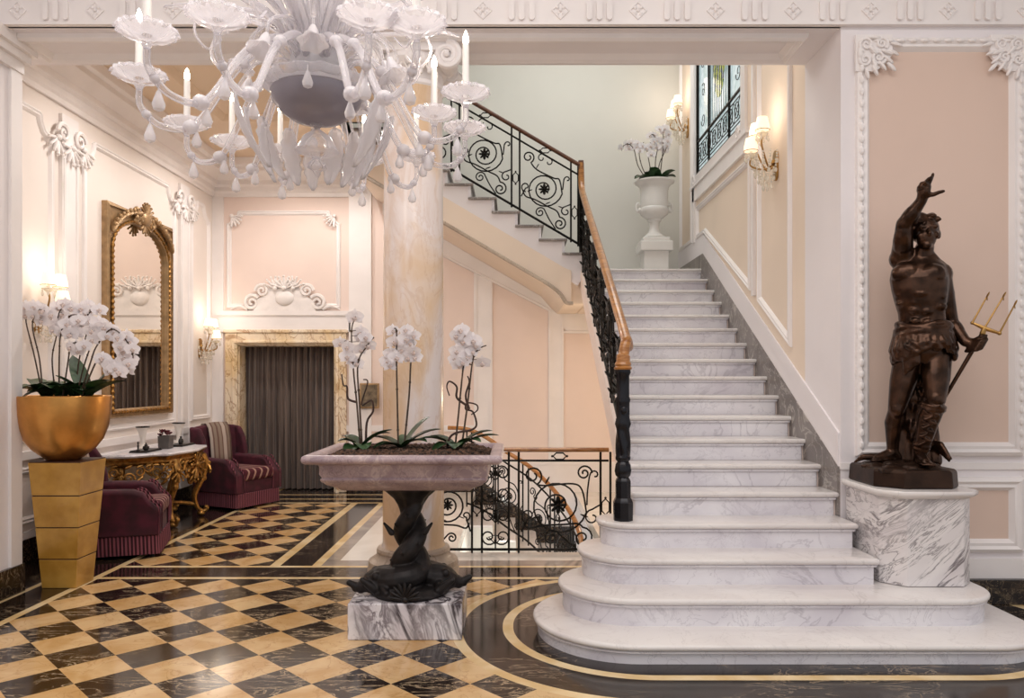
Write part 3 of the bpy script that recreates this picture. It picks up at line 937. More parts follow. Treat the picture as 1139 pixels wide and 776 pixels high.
def collar(mb, c, ex, ez, w, rod):
    """small ring ornament between two bars"""
    pts = [c + ex * w * a + ez * w * b for a, b in ((0, 1.15), (.55, .6), (.55, -.6), (0, -1.15), (-.55, -.6), (-.55, .6))]
    mb.tube(pts, rod, 5, True)
    for s in (-1, 1): mb.ell(c + ez * w * 1.3 * s, rod * 1.6, None, None, None, 6, 5)

EZ = Vector((0, 0, 1))
# --- upper balustrade, in the plane of the upper flight
ur = thing('upper_railing', 'black wrought iron scroll railing with dark rail on the upper flight', 'railing', (0, YU, 3.2))
yr = YU - .005
EXu = Vector((-1, 0, 0))
def low_u(x): return at(641.5, 272, YU).z + us_sl * (at(641.5, 272, YU).x - x) + .02
RH = .80
xs_pairs = [(at(643, 0, YU).x, at(635, 0, YU).x), (at(578, 0, YU).x, at(569, 0, YU).x), (at(511, 0, YU).x, at(502, 0, YU).x)]
xs_pairs.append((xs_pairs[2][0] - .70, xs_pairs[2][1] - .70)); xs_pairs.append((xs_pairs[3][0] - .70, xs_pairs[3][1] - .70))
xa, xb = xs_pairs[0][0], xs_pairs[-1][1]
def PU(x, v): return Vector((x, yr, low_u(x) + v * RH))
m = MB(); m.tube([PU(xa, 0), PU(xb, 0)], .014, 6); m.tube([PU(xa, 1), PU(xb, 1)], .011, 6)
m.build('rail_bar', M['iron'], ur)
for (a, b) in xs_pairs:
    m = MB()
    for x in (a, b): m.tube([PU(x, -.04), PU(x, 1.12)], .011, 6)
    collar(m, (PU(a, .42) + PU(b, .42)) / 2, EXu, EZ, .055, .007)
    m.build('baluster_pair', M['iron'], ur)
for i in range(len(xs_pairs) - 1):
    x0, x1 = xs_pairs[i][1], xs_pairs[i + 1][0]
    m = MB()
    scrollwork(m, lambda u, v: PU(lerp(x1, x0, u), v), abs(x1 - x0), RH, Vector((1, 0, 0)), EZ, .009)
    xc = (x0 + x1) / 2
    collar(m, PU(xc, 1.07), EZ, Vector((1, 0, 0)), .05, .007)
    for s in (-1, 1): m.tube(spiral_pts(PU(xc + s * .04, .93), Vector((s, 0, 0)), EZ, .05, .012, 90, .8, -1), .007, 5)
    m.build('scroll_panel', M['iron'], ur)
m = MB(); m.tube([PU(xa + .03, 1.15), PU(xb, 1.15)], .03, 10, flat=.8)
m.build('handrail', M['oak_dark'], ur)

# --- main stair balustrade in the plane x = .80
mr = thing('stair_railing', 'black iron scroll railing with oak handrail and octagonal newel on the main stairs', 'railing', (.8, YN(4), ZN(4)))
XM = .812
def low_m(y): return nosez(y) + .13
HM = .74
def PM(y, v): return Vector((XM, y, low_m(y) + v * HM))
ys0, ys1 = D(6.12), D(9.72)
m = MB(); m.tube([PM(ys0, 0), PM(ys1, 0)], .014, 6); m.tube([PM(ys0, 1), PM(ys1, 1)], .011, 6); m.build('rail_bar', M['iron'], mr)
NB = 5
for i in range(NB + 1):
    y = lerp(ys0 + .03, ys1 - .03, i / NB)
    m = MB()
    for dy in (-.035, .035): m.tube([PM(y + dy, -.14), PM(y + dy, 1.12)], .011, 6)
    collar(m, PM(y, .45), Vector((0, 1, 0)), EZ, .055, .007)
    m.build('baluster_pair', M['iron'], mr)
    if i < NB:
        y2 = lerp(ys0 + .03, ys1 - .03, (i + 1) / NB)
        m = MB(); scrollwork(m, lambda u, v: PM(lerp(y + .035, y2 - .035, u), v), y2 - y - .07, HM, Vector((0, 1, 0)), EZ, .010)
        collar(m, PM((y + y2) / 2, 1.06), EZ, Vector((0, 1, 0)), .05, .007)
        # cast leaves and flowers stand proud on both faces
        for q in range(5):
            u = (q + .5) / 5; c = PM(lerp(y, y2, u), .18 + .16 * q % .7)
            for s in (-1, 1): rosette(m, c + Vector((s * .02, 0, 0)), Vector((0, 1, 0)), EZ, .035)
        for q in range(7):
            c = PM(lerp(y, y2, (q + .5) / 7), (.12 + .37 * q) % .95)
            for s in (-1, 1): m.ell_dir(c + Vector((s * .022, 0, 0)), Vector((s * .8, R.uniform(-1, 1), 1)), .045, .018, .012, 6, 5)
        m.build('scroll_panel', M['iron'], mr)
# newel
nx, ny = at(693, 0, D(5.56)).x, D(5.56)
m = MB()
m.lathe([(.0, 0), (.066, 0), (.068, .12), (.060, .14), (.052, .15), (.052, .26), (.046, .275), (.034, .29)], (nx, ny, ZN(4)), 8, a0=PI / 8)
m.build('newel_base', M['iron_paint'], mr, angle=20)
m = MB()
def tw(a, z): return .10 * math.sin(4 * a + z * 30) if .42 < z < .62 else .05 * math.sin(8 * a)
m.lathe([(.0, .285), (.038, .285), (.05, .30), (.056, .33), (.05, .37), (.038, .39), (.05, .405), (.05, .42)] + [(.046, .43 + .02 * i) for i in range(10)] + [(.054, .64), (.05, .66), (.044, .68), (.044, .78), (.05, .80), (.042, .82), (.042, .96), (.052, .98), (.05, 1.0), (0, 1.0)], (nx, ny, ZN(4)), 32, rib=tw)
m.ell((nx, ny - .048, ZN(4) + .73), .022, .012, .03)
m.build('newel_shaft', M['iron_paint'], mr)
zt = ZN(4) + 1.0
m = MB(); m.lathe([(0, 0), (.056, 0), (.06, .012), (.05, .024), (.056, .034), (.05, .05), (0, .05)], (nx, ny, zt), 24); m.build('newel_collar', M['oak'], mr)
m = MB()
pts = spline([(nx, ny, zt + .03), (nx + .005, ny + .005, zt + .10), (nx + .03, ny + .05, zt + .2), (XM - .01, D(5.82), nosez(D(5.82)) + .96), (XM - .012, D(6.3), nosez(D(6.3)) + .985), (XM - .012, D(8), nosez(D(8)) + .985), (XM - .012, D(9.3), nosez(D(9.3)) + .985), (XM - .014, D(9.62), nosez(D(9.62)) + 1.02), (XM - .016, D(9.69), 3.92), (XM - .018, D(9.70), 4.03)], 8)
m.tube(pts, [.046 if i < 8 else .036 for i in range(len(pts))], 12)
m.build('handrail', M['oak'], mr)
m = MB(); m.box(XM - .05, XM + .012, D(9.70) - .03, D(9.70) + .03, 3.86, 4.06); m.build('rail_post', M['oak_dark'], mr, bevel=.01)
m = MB(); m.tube([(XM - .02, D(9.74), 2.84), (XM - .02, D(9.74), 3.9)], .016, 8); m.build('post', M['iron'], mr)

# --- railing in front of the stairwell
lr = thing('landing_railing', 'black scroll railing with straight oak rail across the lower stairwell', 'railing', (.2, D(7.35), 0))
YL = D(7.35)
X0, X1 = -.80, .845
HLr = .78
def PL(x, v): return Vector((x, YL, .03 + v * HLr))
m = MB(); m.tube([PL(X0, 0), PL(X1, 0)], .012, 6); m.tube([PL(X0, 1), PL(X1, 1)], .01, 6); m.build('rail_bar', M['iron'], lr)
bp = [(at(525, 0, YL).x, at(536, 0, YL).x), (at(566, 0, YL).x, at(577, 0, YL).x), (at(668, 0, YL).x, at(679, 0, YL).x)]
for i, (a, b) in enumerate(bp):
    m = MB()
    for x in (a, b): m.tube([PL(x, -.04), PL(x, 1.1)], .010, 6)
    if i != 1: collar(m, PL((a + b) / 2, .48), Vector((1, 0, 0)), EZ, .06, .007)
    m.build('baluster_pair', M['iron'], lr)
EX = Vector((1, 0, 0))
bays = [(X0, bp[0][0], True), (bp[1][1], bp[2][0], False)]
for (a, b, fl) in bays:
    m = MB(); scrollwork(m, lambda u, v: PL(lerp(a, b, u), v), b - a, HLr, EX, EZ, .0085, fl)
    xc = (a + b) / 2; collar(m, PL(xc, 1.05), EZ, EX, .05, .007)
    scroll(m, PL(lerp(a, b, .8), .86), EX, EZ, .07, 1.6, 0, .008, 1, taper=False)
    m.build('scroll_panel', M['iron'], lr)
a, b = bp[0][1], bp[1][0]
m = MB()
for k in range(4):
    for s in (-1, 1):
        c = PL((a + b) / 2 + s * .06, .14 + .24 * k)
        m.tube(spiral_pts(c, EX * s, EZ, .075, .015, 200, 1.4, -1 if k % 2 else 1), .0075, 5)
        m.tube([PL((a + b) / 2, .06 + .24 * k), c + EX * s * .0, PL((a + b) / 2, .16 + .24 * k)], .006, 5)
m.tube([PL((a + b) / 2, 0), PL((a + b) / 2, 1)], .0075, 5)
m.build('scroll_panel', M['iron'], lr)
m = MB(); m.tube([(X0, YL, .905), (X1, YL, .905)], .027, 10, flat=.75); m.build('handrail', M['oak'], lr)

# --- winding rail of the lower flight
wr = thing('lower_railing', 'curved oak rail on black scroll ironwork winding down the lower stairs', 'railing', (0, D(9.5), 0))
way = [(-.75, D(9.7), .96), (-.53, D(9.7), .945), (-.30, D(9.66), .85), (-.08, D(9.58), .70), (.18, D(9.42), .55), (.39, D(9.16), .38), (.545, D(8.8), .22), (.63, D(8.4), .10), (.665, D(8.1), -.02), (.67, D(7.95), -.16), (.67, D(7.9), -.4)]
cur = spline(way, 8)
m = MB(); m.tube(cur, .03, 10, flat=.8); m.build('handrail', M['oak'], wr)
m = MB(); m.tube([p - Vector((0, 0, .13)) for p in cur[8:-8]], .010, 6); m.tube([p - Vector((0, 0, .86)) for p in cur[8:-14]], .012, 6); m.build('rail_bar', M['iron'], wr)
for i in range(8, len(cur) - 14, 11):
    m = MB(); p = cur[i]; q = cur[min(i + 2, len(cur) - 1)]
    for c in (p, q): m.tube([c - Vector((0, 0, .02)), c - Vector((0, 0, .9))], .009, 6)
    m.build('baluster_pair', M['iron'], wr)
    j = min(i + 11, len(cur) - 3)
    if j - i > 5:
        m = MB(); e = (cur[j] - cur[i]); e.z = 0; wd = e.length; e.normalize()
        def PW(u, v):
            t = lerp(i + 2, j, u); k = int(t); pp = lerp(cur[k], cur[min(k + 1, len(cur) - 1)], t - k)
            return pp - Vector((0, 0, .86 - .73 * v))
        scrollwork(m, PW, max(wd, .3), .73, e, EZ, .007)
        m.build('scroll_panel', M['iron'], wr)
# ------------------------------------------------------------------ marble column
cx_, cy_ = -.73, D(6.17)
col = thing('marble_column', 'tall round peach marble column with white scrolled capital behind the planter', 'column', (cx_, cy_, 0))
m = MB()
m.lathe([(0, 0), (.325, 0), (.335, .01), (.335, .15), (.325, .165), (.33, .18), (.325, .205), (.30, .22), (.275, .235), (.265, .26), (.27, .275), (.262, .295), (.235, .305), (0, .305)], (cx_, cy_, 0), 48)
m.build('base', M['column_base_marble'], col)
m = MB(); m.lathe([(0, .30), (.236, .30), (.226, .325)] + [(.224 - .012 * (i / 8) ** 2, .34 + 3.26 * i / 8) for i in range(9)] + [(.224, 3.62), (.224, 3.64), (0, 3.64)], (cx_, cy_, 0), 48)
m.build('shaft', M['column_marble'], col)
cap = MB()
cap.lathe([(0, 3.62), (.222, 3.62), (.235, 3.635), (.235, 3.66), (.22, 3.675), (.22, 3.74), (.25, 3.76), (.285, 3.80), (.27, 3.84), (0, 3.84)], (cx_, cy_, 0), 40)
for a in range(16):
    t = 2 * PI * a / 16
    cap.ell((cx_ + .262 * math.cos(t), cy_ + .262 * math.sin(t), 3.79), .03, .03, .045, None, 8, 6)
cap.box(cx_ - .31, cx_ + .31, cy_ - .29, cy_ + .29, 3.90, 3.945); cap.box(cx_ - .28, cx_ + .28, cy_ - .27, cy_ + .27, 3.84, 3.90)
cb = cap.build('capital', M['trim_white'], col)
for sx in (-1, 1):
    for sy in (-1, 1):
        m = MB()
        d = Vector((sx * .7, sy * .7, 0)); c = Vector((cx_ + sx * .27, cy_ + sy * .25, 3.80))
        side = Vector((sx, 0, 0)); ny = Vector((0, sy, 0))
        pts = []; rr = []
        for i in range(34):
            t = i / 33; a = PI / 2 - 2 * PI * 2.1 * t; r = .095 * (1 - .8 * t)
            pts.append(c + ny * .03 + side * r * math.cos(a) + EZ * r * math.sin(a)); rr.append(.026 * (1 - .4 * t))
        m.tube(pts, rr, 7)
        m.tube([c + ny * .02, c - ny * .2], [.085, .06], 18)
        m.ell(c + ny * .045, .022, .022, .022)
        m.build('volute', M['trim_white'], col)
m = MB()
for k in range(5): acanthus(m, (cx_ + .16 * math.sin((k - 2) * .55), cy_ - .23, 3.70), (1, 0, 0), EZ, (0, -1, 0), .09, 3, 80)
m.build('leaf_band', M['plaster_relief'], col)

# ------------------------------------------------------------------ planter
px_, py_ = -.62, 4.67
pl = thing('stone_planter', 'rectangular mauve marble planter on a black twisted dolphin stand and veined block', 'planter', (px_, py_, 0))
m = MB()
HW, HD = .565, .445
def rr_(ins, r=.02): return rrect(px_ - HW, px_ + HW, py_ - HD, py_ + HD, r, r, r, r, 3)(ins)
prof = [(.19, .88), (.165, .90), (.12, .92), (.105, .935), (.095, .94), (.088, .955), (.098, .965), (.085, .985), (.085, 1.025), (.08, 1.04), (.06, 1.045), (.02, 1.05), (.006, 1.06), (0, 1.075), (.006, 1.092), (.02, 1.10), (.055, 1.10), (.075, 1.085), (.085, 1.05)]
m.loft([[(p[0], p[1], z) for p in rr_(i)] for i, z in prof])
m.build('basin', M['planter_marble'], pl, angle=55)
m = MB()
n1, n2 = 60, 44; vs = []; fs = []
for j in range(n2 + 1):
    for i in range(n1 + 1):
        x = lerp(px_ - HW + .07, px_ + HW - .07, i / n1); y = lerp(py_ - HD + .07, py_ + HD - .07, j / n2)
        e = min(i, n1 - i, j, n2 - j); vs.append((x, y, 1.063 + (.045 * min(1, e / 8)) + R.uniform(-.012, .012)))
for j in range(n2):
    for i in range(n1):
        a = j * (n1 + 1) + i; fs.append((a, a + 1, a + n1 + 2, a + n1 + 1))
m._add(vs, fs); so = m.build('bark_mulch', M['bark'], pl, smooth=False, recalc=False); so['kind'] = 'stuff'; so['label'] = 'brown bark mulch'
# block
m = MB(); m.box(px_ - .345, px_ + .325, 4.44, 4.94, 0, .215); m.build('plinth_block', M['breccia'], pl, smooth=False, bevel=.008)
m = MB(); m.box(px_ - .335, px_ + .315, 4.45, 4.93, .108, .112); 
# twisted dolphins
m = MB(); zc0 = .215
ax = Vector((px_ - .01, py_ + .02, 0))
for k in range(2):
    a0 = PI * k + PI * 1.06
    pts = []; rad = []
    for i in range(40):
        t = i / 39
        z = zc0 + .085 + (.22 * t if t < .22 else .048 + .565 * (t - .22) / .78)
        a = a0 + 2 * PI * 1.75 * t
        rr0 = lerp(.17, .060, min(1, t / .2) ** .7) if t < .2 else lerp(.060, .036, (t - .2) / .8)
        pts.append(ax + Vector((rr0 * math.cos(a), rr0 * math.sin(a), z)))
        rad.append(lerp(.085, .066, t / .3) if t < .3 else lerp(.066, .040, (t - .3) / .7))
    m.tube(pts, rad, 14)
    o = Vector((math.cos(a0), math.sin(a0), 0)); sd = Vector((-o.y, o.x, 0))
    hd = ax + o * .17 + EZ * (zc0 + .085)
    m.ell_dir(hd, o + EZ * -.25, .13, .10, .085, 14, 10)
    m.cap(hd + o * .07 - EZ * .02, hd + o * .16 - EZ * .045, .06, .025)
    m.cap(hd + o * .13 - EZ * .05, hd + o * .20 - EZ * .01, .03, .018)
    m.ell(hd + o * .04 + sd * .07 + EZ * .04, .028); m.ell(hd + o * .04 - sd * .07 + EZ * .04, .028)
    for s in (-1, 1):
        m.cap(hd + sd * s * .08 - EZ * .02, hd + sd * s * .17 - o * .02 + EZ * .01 - EZ * .05, .035, .016)
    for q in range(9):
        c = pts[12 + q * 3]; n_ = (c - Vector((ax.x, ax.y, c.z))).normalized(); m.cap(c + n_ * .045, c + n_ * (.068 - .002 * q) + EZ * .012, .016, .008, 8)
    tp = pts[-1]
    for s in (-1, 0, 1):
        d = Vector((math.cos(a0 + 2 * PI * 1.75 + s * .9), math.sin(a0 + 2 * PI * 1.75 + s * .9), 0))
        m.cap(tp - EZ * .05, tp + d * .12 + EZ * .035, .04, .028); m.cap(tp + d * .10 + EZ * .02, tp + d * .19 + EZ * .06, .028, .014)
for (s) in (-1, 1):
    m.cap(ax + Vector((s * .10, -.10, .60)), ax + Vector((s * .145, -.11, .66)), .02, .008)
    m.cap(ax + Vector((s * .2, -.12, zc0 + .05)), ax + Vector((s * .27, -.14, zc0 + .11)), .03, .018)
m.lathe([(0, .70), (.062, .70), (.075, .75), (.105, .80), (.16, .85), (.205, .874), (.21, .884), (0, .884)], (ax.x, ax.y, 0), 36, rib=lambda a, z: .09 * math.sin(a * 7) if z > .73 else 0)
m.ell((ax.x, ax.y + .13, zc0 + .09), .15, .12, .10)
m.lathe([(0, zc0), (.235, zc0), (.24, zc0 + .02), (.20, zc0 + .05), (0, zc0 + .06)], (ax.x, ax.y, 0), 28)
ds = m.build('dolphin_stand', M['black_bronze'], pl); remesh(ds, .0065, 1)
m = MB(); c = Vector((ax.x, ax.y - .235, zc0 + .02))
for k in range(9):
    a = math.radians(10 + 20 * k)
    d = Vector((math.cos(a), -.15, math.sin(a)))
    m.ell_dir(c + d * .05, d, .055, .013, .012, 8, 6)
m.ell(c, .025, .02, .02); m.build('scallop_shell', M['black_bronze'], ds)

# ------------------------------------------------------------------ orchids
def flower_mesh():
    m = MB()
    def petal(ang, L, W, tilt, cup):
        n, k = 5, 4; vs = []; fs = []
        ca, sa = math.cos(ang), math.sin(ang)
        for i in range(n + 1):
            t = i / n; w = W * math.sin(PI * (.12 + .88 * t) ** .75) ** .7 if t < 1 else W * .12
            for j in range(-k // 2, k // 2 + 1):
                u = j / (k / 2) * w
                x = .006 + L * t; z = tilt * L * t * t + cup * (u / W) ** 2 * W * .4
                vs.append((x * ca - u * sa, x * sa + u * ca, z))
        r = k + 1
        for i in range(n):
            for j in range(k): fs.append((i * r + j, i * r + j + 1, (i + 1) * r + j + 1, (i + 1) * r + j))
        m._add(vs, fs)
    for a in (90, 215, 325): petal(math.radians(a), .043, .015, -.12, .4)
    for a in (12, 168):
        petal(math.radians(a), .046, .031, -.05, .35)
    m.m = 1
    m.ell((0, -.012, .012), .009, .012, .008, None, 8, 6); m.ell((.009, -.006, .012), .006, .008, .008, None, 6, 5); m.ell((-.009, -.006, .012), .006, .008, .008, None, 6, 5)
    m.ell((0, .002, .01), .005, .005, .008, None, 6, 5)
    return m
def leaf_pts(mb, base, az, L, W, rise, droop):
    n = 7; d = Vector((math.cos(az), math.sin(az), 0)); s = Vector((-d.y, d.x, 0)); vs = []; fs = []
    for i in range(n + 1):
        t = i / n; w = W * (math.sin(PI * min(1, .12 + t * .88)) ** .6 if t < 1 else .05)
        c = Vector(base) + d * L * t + EZ * (rise * t - droop * t * t)
        for j, q in ((-1, .25), (0, 0), (1, .25)): vs.append(c + s * w * j + EZ * w * q)
    for i in range(n):
        for j in range(2): fs.append((i * 3 + j, i * 3 + j + 1, i * 3 + j + 4, i * 3 + j + 3))
    o = len(vs); vs += [v - EZ * .003 for v in vs]
    fs += [tuple(o + q for q in reversed(f)) for f in fs]
    mb._add(vs, fs)
FL = [None]
def orchid(label, base, stems, group, leaves=5, lsize=.22, size=1.0, twig=None, lf=None, face=Vector((.12, -1, -.05))):
    """stems: list of (points, [flower points])"""
    base = Vector(base)
    o = thing('orchid_plant', label, 'orchid', base, group=group)
    for pts, fl in stems:
        c = spline([Vector(p) for p in pts], 6)
        m = MB(); m.tube(c, [lerp(.006, .0035, i / (len(c) - 1)) * size ** .5 for i in range(len(c))], 6)
        for i in range(3, len(c) - 4, 5): m.ell(c[i], .008, .008, .010, None, 6, 5)
        m.build('stem', M['stem'], o)
        for p in fl:
            p = Vector(p)
            near = min(c, key=lambda q: (q - p).length)
            d = (face + Vector((R.uniform(-.6, .6), R.uniform(-.3, .3), R.uniform(-.4, .35)))).normalized()
            if FL[0] is None:
                b = flower_mesh().build('flower', [M['petal'], M['lip']], None, recalc=False)
                FL[0] = b.data; f = b
            else:
                f = bpy.data.objects.new('flower', FL[0]); COL.objects.link(f)
            f.parent = o
            f.location = p - base + d * .012
            e = d.to_track_quat('Z', 'Y').to_euler(); f.rotation_euler = e
            s = size * R.uniform(.88, 1.12); f.scale = (s, s, s)
            if (near - p).length > .01:
                m = MB(); m.tube([near, (near + p) / 2 + EZ * .01, p], .0022, 5); m.build('flower_stalk', M['stem'], o)
    az0 = R.uniform(0, 6)
    for k in range(leaves):
        m = MB()
        if lf: az, L, W, ri, dr = lf[k % len(lf)]
        else: az, L, W, ri, dr = az0 + 2 * PI * k / leaves + R.uniform(-.3, .3), lsize * R.uniform(.8, 1.2), lsize * .2, lsize * R.uniform(.3, .7), lsize * R.uniform(.5, .9)
        leaf_pts(m, base + Vector((0, 0, .012)), az, L * .92, W * 1.4, ri + .085 * L / .2, dr); m.build('leaf', M['leaf'], o, recalc=False)
    for tw in (twig or []):
        m = MB(); c = spline([Vector(p) for p in tw], 5); m.tube(c, [lerp(.0075, .0035, i / (len(c) - 1)) for i in range(len(c))], 6); m.build('twig', M['twig'], o)
    return o
YO = 4.60
A = lambda x, y, dy=0: at(x, y, YO + dy)
zs = 1.10
grp = 'white orchids in the stone planter'
def fpts(l, j=.03): return [A(x, y, R.uniform(-j, j)) for x, y in l]
orchid('white orchid at the left end of the stone planter with topmost bloom highest', (A(401, 0).x, YO, zs),
       [([(A(401, 0).x, YO, zs), A(397, 450), A(393, 410), A(391, 368), A(396, 352)], fpts([(395, 353), (402, 370), (406, 376), (378, 381), (388, 386), (400, 388), (391, 400), (396, 405), (386, 397), (410, 383)])),
        ([(A(403, 0).x, YO, zs), A(400, 450), A(398, 405), A(408, 385), A(416, 375)], fpts([(403, 374)])),],
       grp, 6, .2, 1.0,
       [[(A(407, 0).x, YO, zs), A(408, 470), A(415, 457), A(413, 445), A(402, 450), A(409, 425), A(404, 422)], [A(396, 447), A(387, 443), A(386, 430), A(382, 428), A(380, 416)]],
       lf=[(-.2, .22, .035, .10, .08), (-2.0, .16, .045, .03, .14), (-1.2, .15, .04, .05, .12), (.4, .2, .03, .12, .12), (2.6, .16, .035, .08, .08), (-2.8, .15, .03, .08, .1)])
orchid('white orchid in the middle of the stone planter in front of the column', (A(447, 0).x, YO, zs),
       [([(A(443, 0).x, YO, zs), A(442, 450), A(441, 400), A(441, 368), A(437, 366)], fpts([(436, 368), (437, 380), (434, 393), (430, 402), (434, 407), (440, 398)])),
        ([(A(449, 0).x, YO, zs), A(455, 440), A(457, 402), A(460, 384), A(455, 366), A(447, 366)], fpts([(453, 368), (462, 374), (455, 382), (461, 390), (450, 378), (448, 390), (456, 397), (463, 398)]))],
       grp, 6, .2, 1.0,
       lf=[(.2, .26, .032, .1, .1), (-2.6, .2, .04, .02, .1), (2.9, .22, .035, .05, .08), (.5, .2, .025, .2, .1), (-.5, .2, .035, .06, .1), (1.4, .15, .03, .1, .1)])
orchid('white orchid at the right end of the stone planter beside a looping twig', (A(508, 0).x, YO, zs),
       [([(A(506, 0).x, YO, zs), A(510, 460), A(515, 410), A(517, 395), A(511, 378), A(502, 372)], fpts([(514, 368), (518, 372), (509, 373), (515, 380), (526, 379), (520, 386), (508, 390)])),
        ([(A(513, 0).x, YO, zs), A(520, 450), A(526, 400), A(533, 388), A(541, 384)], fpts([(506, 400), (510, 405), (515, 402), (524, 392), (528, 384), (537, 402), (518, 397)]))],
       grp, 7, .22, 1.0,
       [[(A(497, 0).x, YO, zs), A(500, 487), A(508, 481), A(524, 478), A(530, 472), A(526, 458), A(518, 455), A(520, 448), A(530, 450), A(531, 456), A(524, 461)], [A(518, 450), A(508, 442), A(508, 430), A(500, 424), A(497, 430), A(500, 440)], [A(522, 455), A(518, 440), A(522, 425), A(520, 418)]],
       lf=[(-2.4, .2, .04, .04, .14), (-.1, .28, .03, .06, .1), (.2, .24, .03, .1, .1), (-.6, .2, .035, .08, .12), (2.8, .2, .03, .08, .1), (-1.6, .16, .04, .06, .12), (3.4, .24, .03, .06, .1)])

# ------------------------------------------------------------------ gold bowl on tapering pedestal
gx, gy = -3.31, 5.66
gp = thing('tapered_pedestal', 'tall square gilded pedestal tapering to the floor, with dark joint lines', 'pedestal', (gx, gy, 0))
zz = [0, .214, .447, .68, .925]
def gh(z): return lerp(.125, .19, z / .925)
m = MB(); m.loft([[(gx + s * (gh(z) - .004), gy + t * (gh(z) * .92 - .004), z) for s, t in ((-1, -1), (1, -1), (1, 1), (-1, 1))] for z in (.0, .928)])
m.build('core', M['dark_edge'], gp, smooth=False)
for i in range(4):
    a, b = zz[i] + (.004 if i else .002), zz[i + 1] - .004
    m = MB(); m.loft([[(gx + s * gh(z), gy + t * gh(z) * .92, z) for s, t in ((-1, -1), (1, -1), (1, 1), (-1, 1))] for z in (a, b)])
    m.build('panel', M['gilded_panel'], gp, smooth=False, bevel=.003)
bx, by, bz = gx - .03, gy, .93
bo = thing('gold_bowl', 'large round gold bowl planter standing on the tapered gilded pedestal', 'bowl', (bx, by, bz))
m = MB()
out = [(0, 0), (.11, 0), (.12, .006), (.15, .03), (.21, .08), (.262, .15), (.295, .24), (.312, .34), (.318, .44), (.318, .47)]
m.lathe(out + [(.312, .475), (.306, .47), (.306, .43), (.295, .42), (0, .42)], (bx, by, bz), 56)
m.build('bowl', M['gold_leaf'], bo)
m = MB(); m.lathe([(0, .40), (.29, .42), (.29, .435), (.15, .452), (0, .458)], (bx, by, bz), 30); m.build('moss', M['bark'], bo)

YG = gy
AG = lambda x, y, dy=0: at(x, y, YG + dy)
def arch(xb, pts, dy=0): return [(AG(xb, 0).x, YG + dy * .5, bz + .46)] + [AG(x, y, dy) for x, y in pts]
def fl(l, dy=0): return [AG(x + R.uniform(-2, 2), y + R.uniform(-2, 2), dy + R.uniform(-.06, .06)) for x, y in l]
grp = 'white orchids in the gold bowl'
orchid('white orchid in the gold bowl leaning far left against the pier', (AG(52, 0).x, YG, bz + .45),
       [(arch(48, [(38, 395), (29, 358), (30, 345), (22, 344)], .0), fl([(18, 350), (24, 343), (30, 340), (36, 341), (42, 343), (46, 350), (38, 351), (28, 350), (47, 344)])),
        (arch(50, [(44, 400), (36, 362), (44, 345), (58, 348)], -.05), fl([(52, 345), (47, 356), (58, 352)], -.05))], grp, 7, .25, 1.2)
orchid('white orchid at the centre of the gold bowl with upright stems', (AG(68, 0).x, YG, bz + .45),
       [(arch(60, [(58, 400), (63, 372), (65, 350), (72, 338)], .05), fl([(62, 362), (67, 357), (72, 352), (66, 340), (74, 340), (79, 344), (60, 367), (69, 368)], .05)),
        (arch(68, [(66, 395), (68, 370), (77, 352), (86, 350)], -.05), fl([(76, 360), (82, 352), (86, 358), (72, 372), (80, 372), (86, 368)], -.05)),
        (arch(74, [(76, 400), (78, 385), (84, 381), (92, 384)], -.1), fl([(80, 386), (86, 384), (92, 386), (88, 390)], -.1))], grp, 7, .25, 1.2)
orchid('white orchid in the gold bowl arching towards the mirror', (AG(84, 0).x, YG, bz + .45),
       [(arch(82, [(88, 400), (96, 372), (98, 350), (106, 345)], .05), fl([(90, 342), (97, 341), (103, 346), (110, 347), (95, 352), (102, 355), (89, 355), (96, 362), (84, 366)], .05)),
        (arch(86, [(94, 405), (104, 378), (112, 366), (122, 362)], -.03), fl([(104, 366), (110, 360), (116, 364), (123, 366), (112, 372), (106, 376), (118, 374)], -.03))], grp, 6, .25, 1.2)
orchid('white orchid in the gold bowl drooping low on the right side', (AG(96, 0).x, YG, bz + .45),
       [(arch(92, [(100, 405), (108, 384), (124, 366), (140, 378), (148, 396), (144, 408)], -.08), fl([(128, 368), (134, 374), (140, 376), (145, 382), (148, 390), (139, 390), (134, 384), (148, 400), (143, 404), (146, 410), (140, 398)], -.08)),
        (arch(96, [(106, 404), (110, 398), (118, 400), (128, 408), (133, 416)], -.15), fl([(113, 401), (119, 402), (124, 406), (128, 411), (133, 414), (132, 406), (124, 412)], -.15))], grp, 6, .28, 1.2,
       lf=[(-.1, .34, .05, .06, .08), (-1.2, .2, .05, .05, .08), (-2.4, .22, .05, .12, .05), (.6, .22, .05, .2, .05), (-.6, .3, .045, .1, .1), (2.6, .2, .05, .25, .02)])

# ------------------------------------------------------------------ urn with orchids on the landing
ux, uy, uz = 1.78, D(10.5), 2.83
un = thing('white_urn', 'white two-handled urn on a square plinth on the stair landing', 'urn', (ux, uy, uz))
m = MB(); m.box(ux - .155, ux + .155, uy - .155, uy + .155, uz, uz + .34); m.box(ux - .20, ux + .20, uy - .20, uy + .20, uz + .28, uz + .40); m.box(ux - .17, ux + .17, uy - .17, uy + .17, uz + .40, uz + .45)
m.build('plinth', M['urn_white'], un, smooth=False, bevel=.012)
m = MB()
m.lathe([(0, .45), (.13, .45), (.14, .47), (.12, .49), (.075, .53), (.06, .60), (.066, .66), (.09, .68), (.085, .70), (.12, .72), (.17, .76), (.185, .80), (.18, .83), (.172, .84), (.178, .86), (.172, .95), (.175, 1.06), (.19, 1.11), (.225, 1.14), (.25, 1.155), (.252, 1.17), (.24, 1.175), (.19, 1.15), (0, 1.14)], (ux, uy, uz), 40)
ub = m.build('urn_body', M['urn_white'], un)
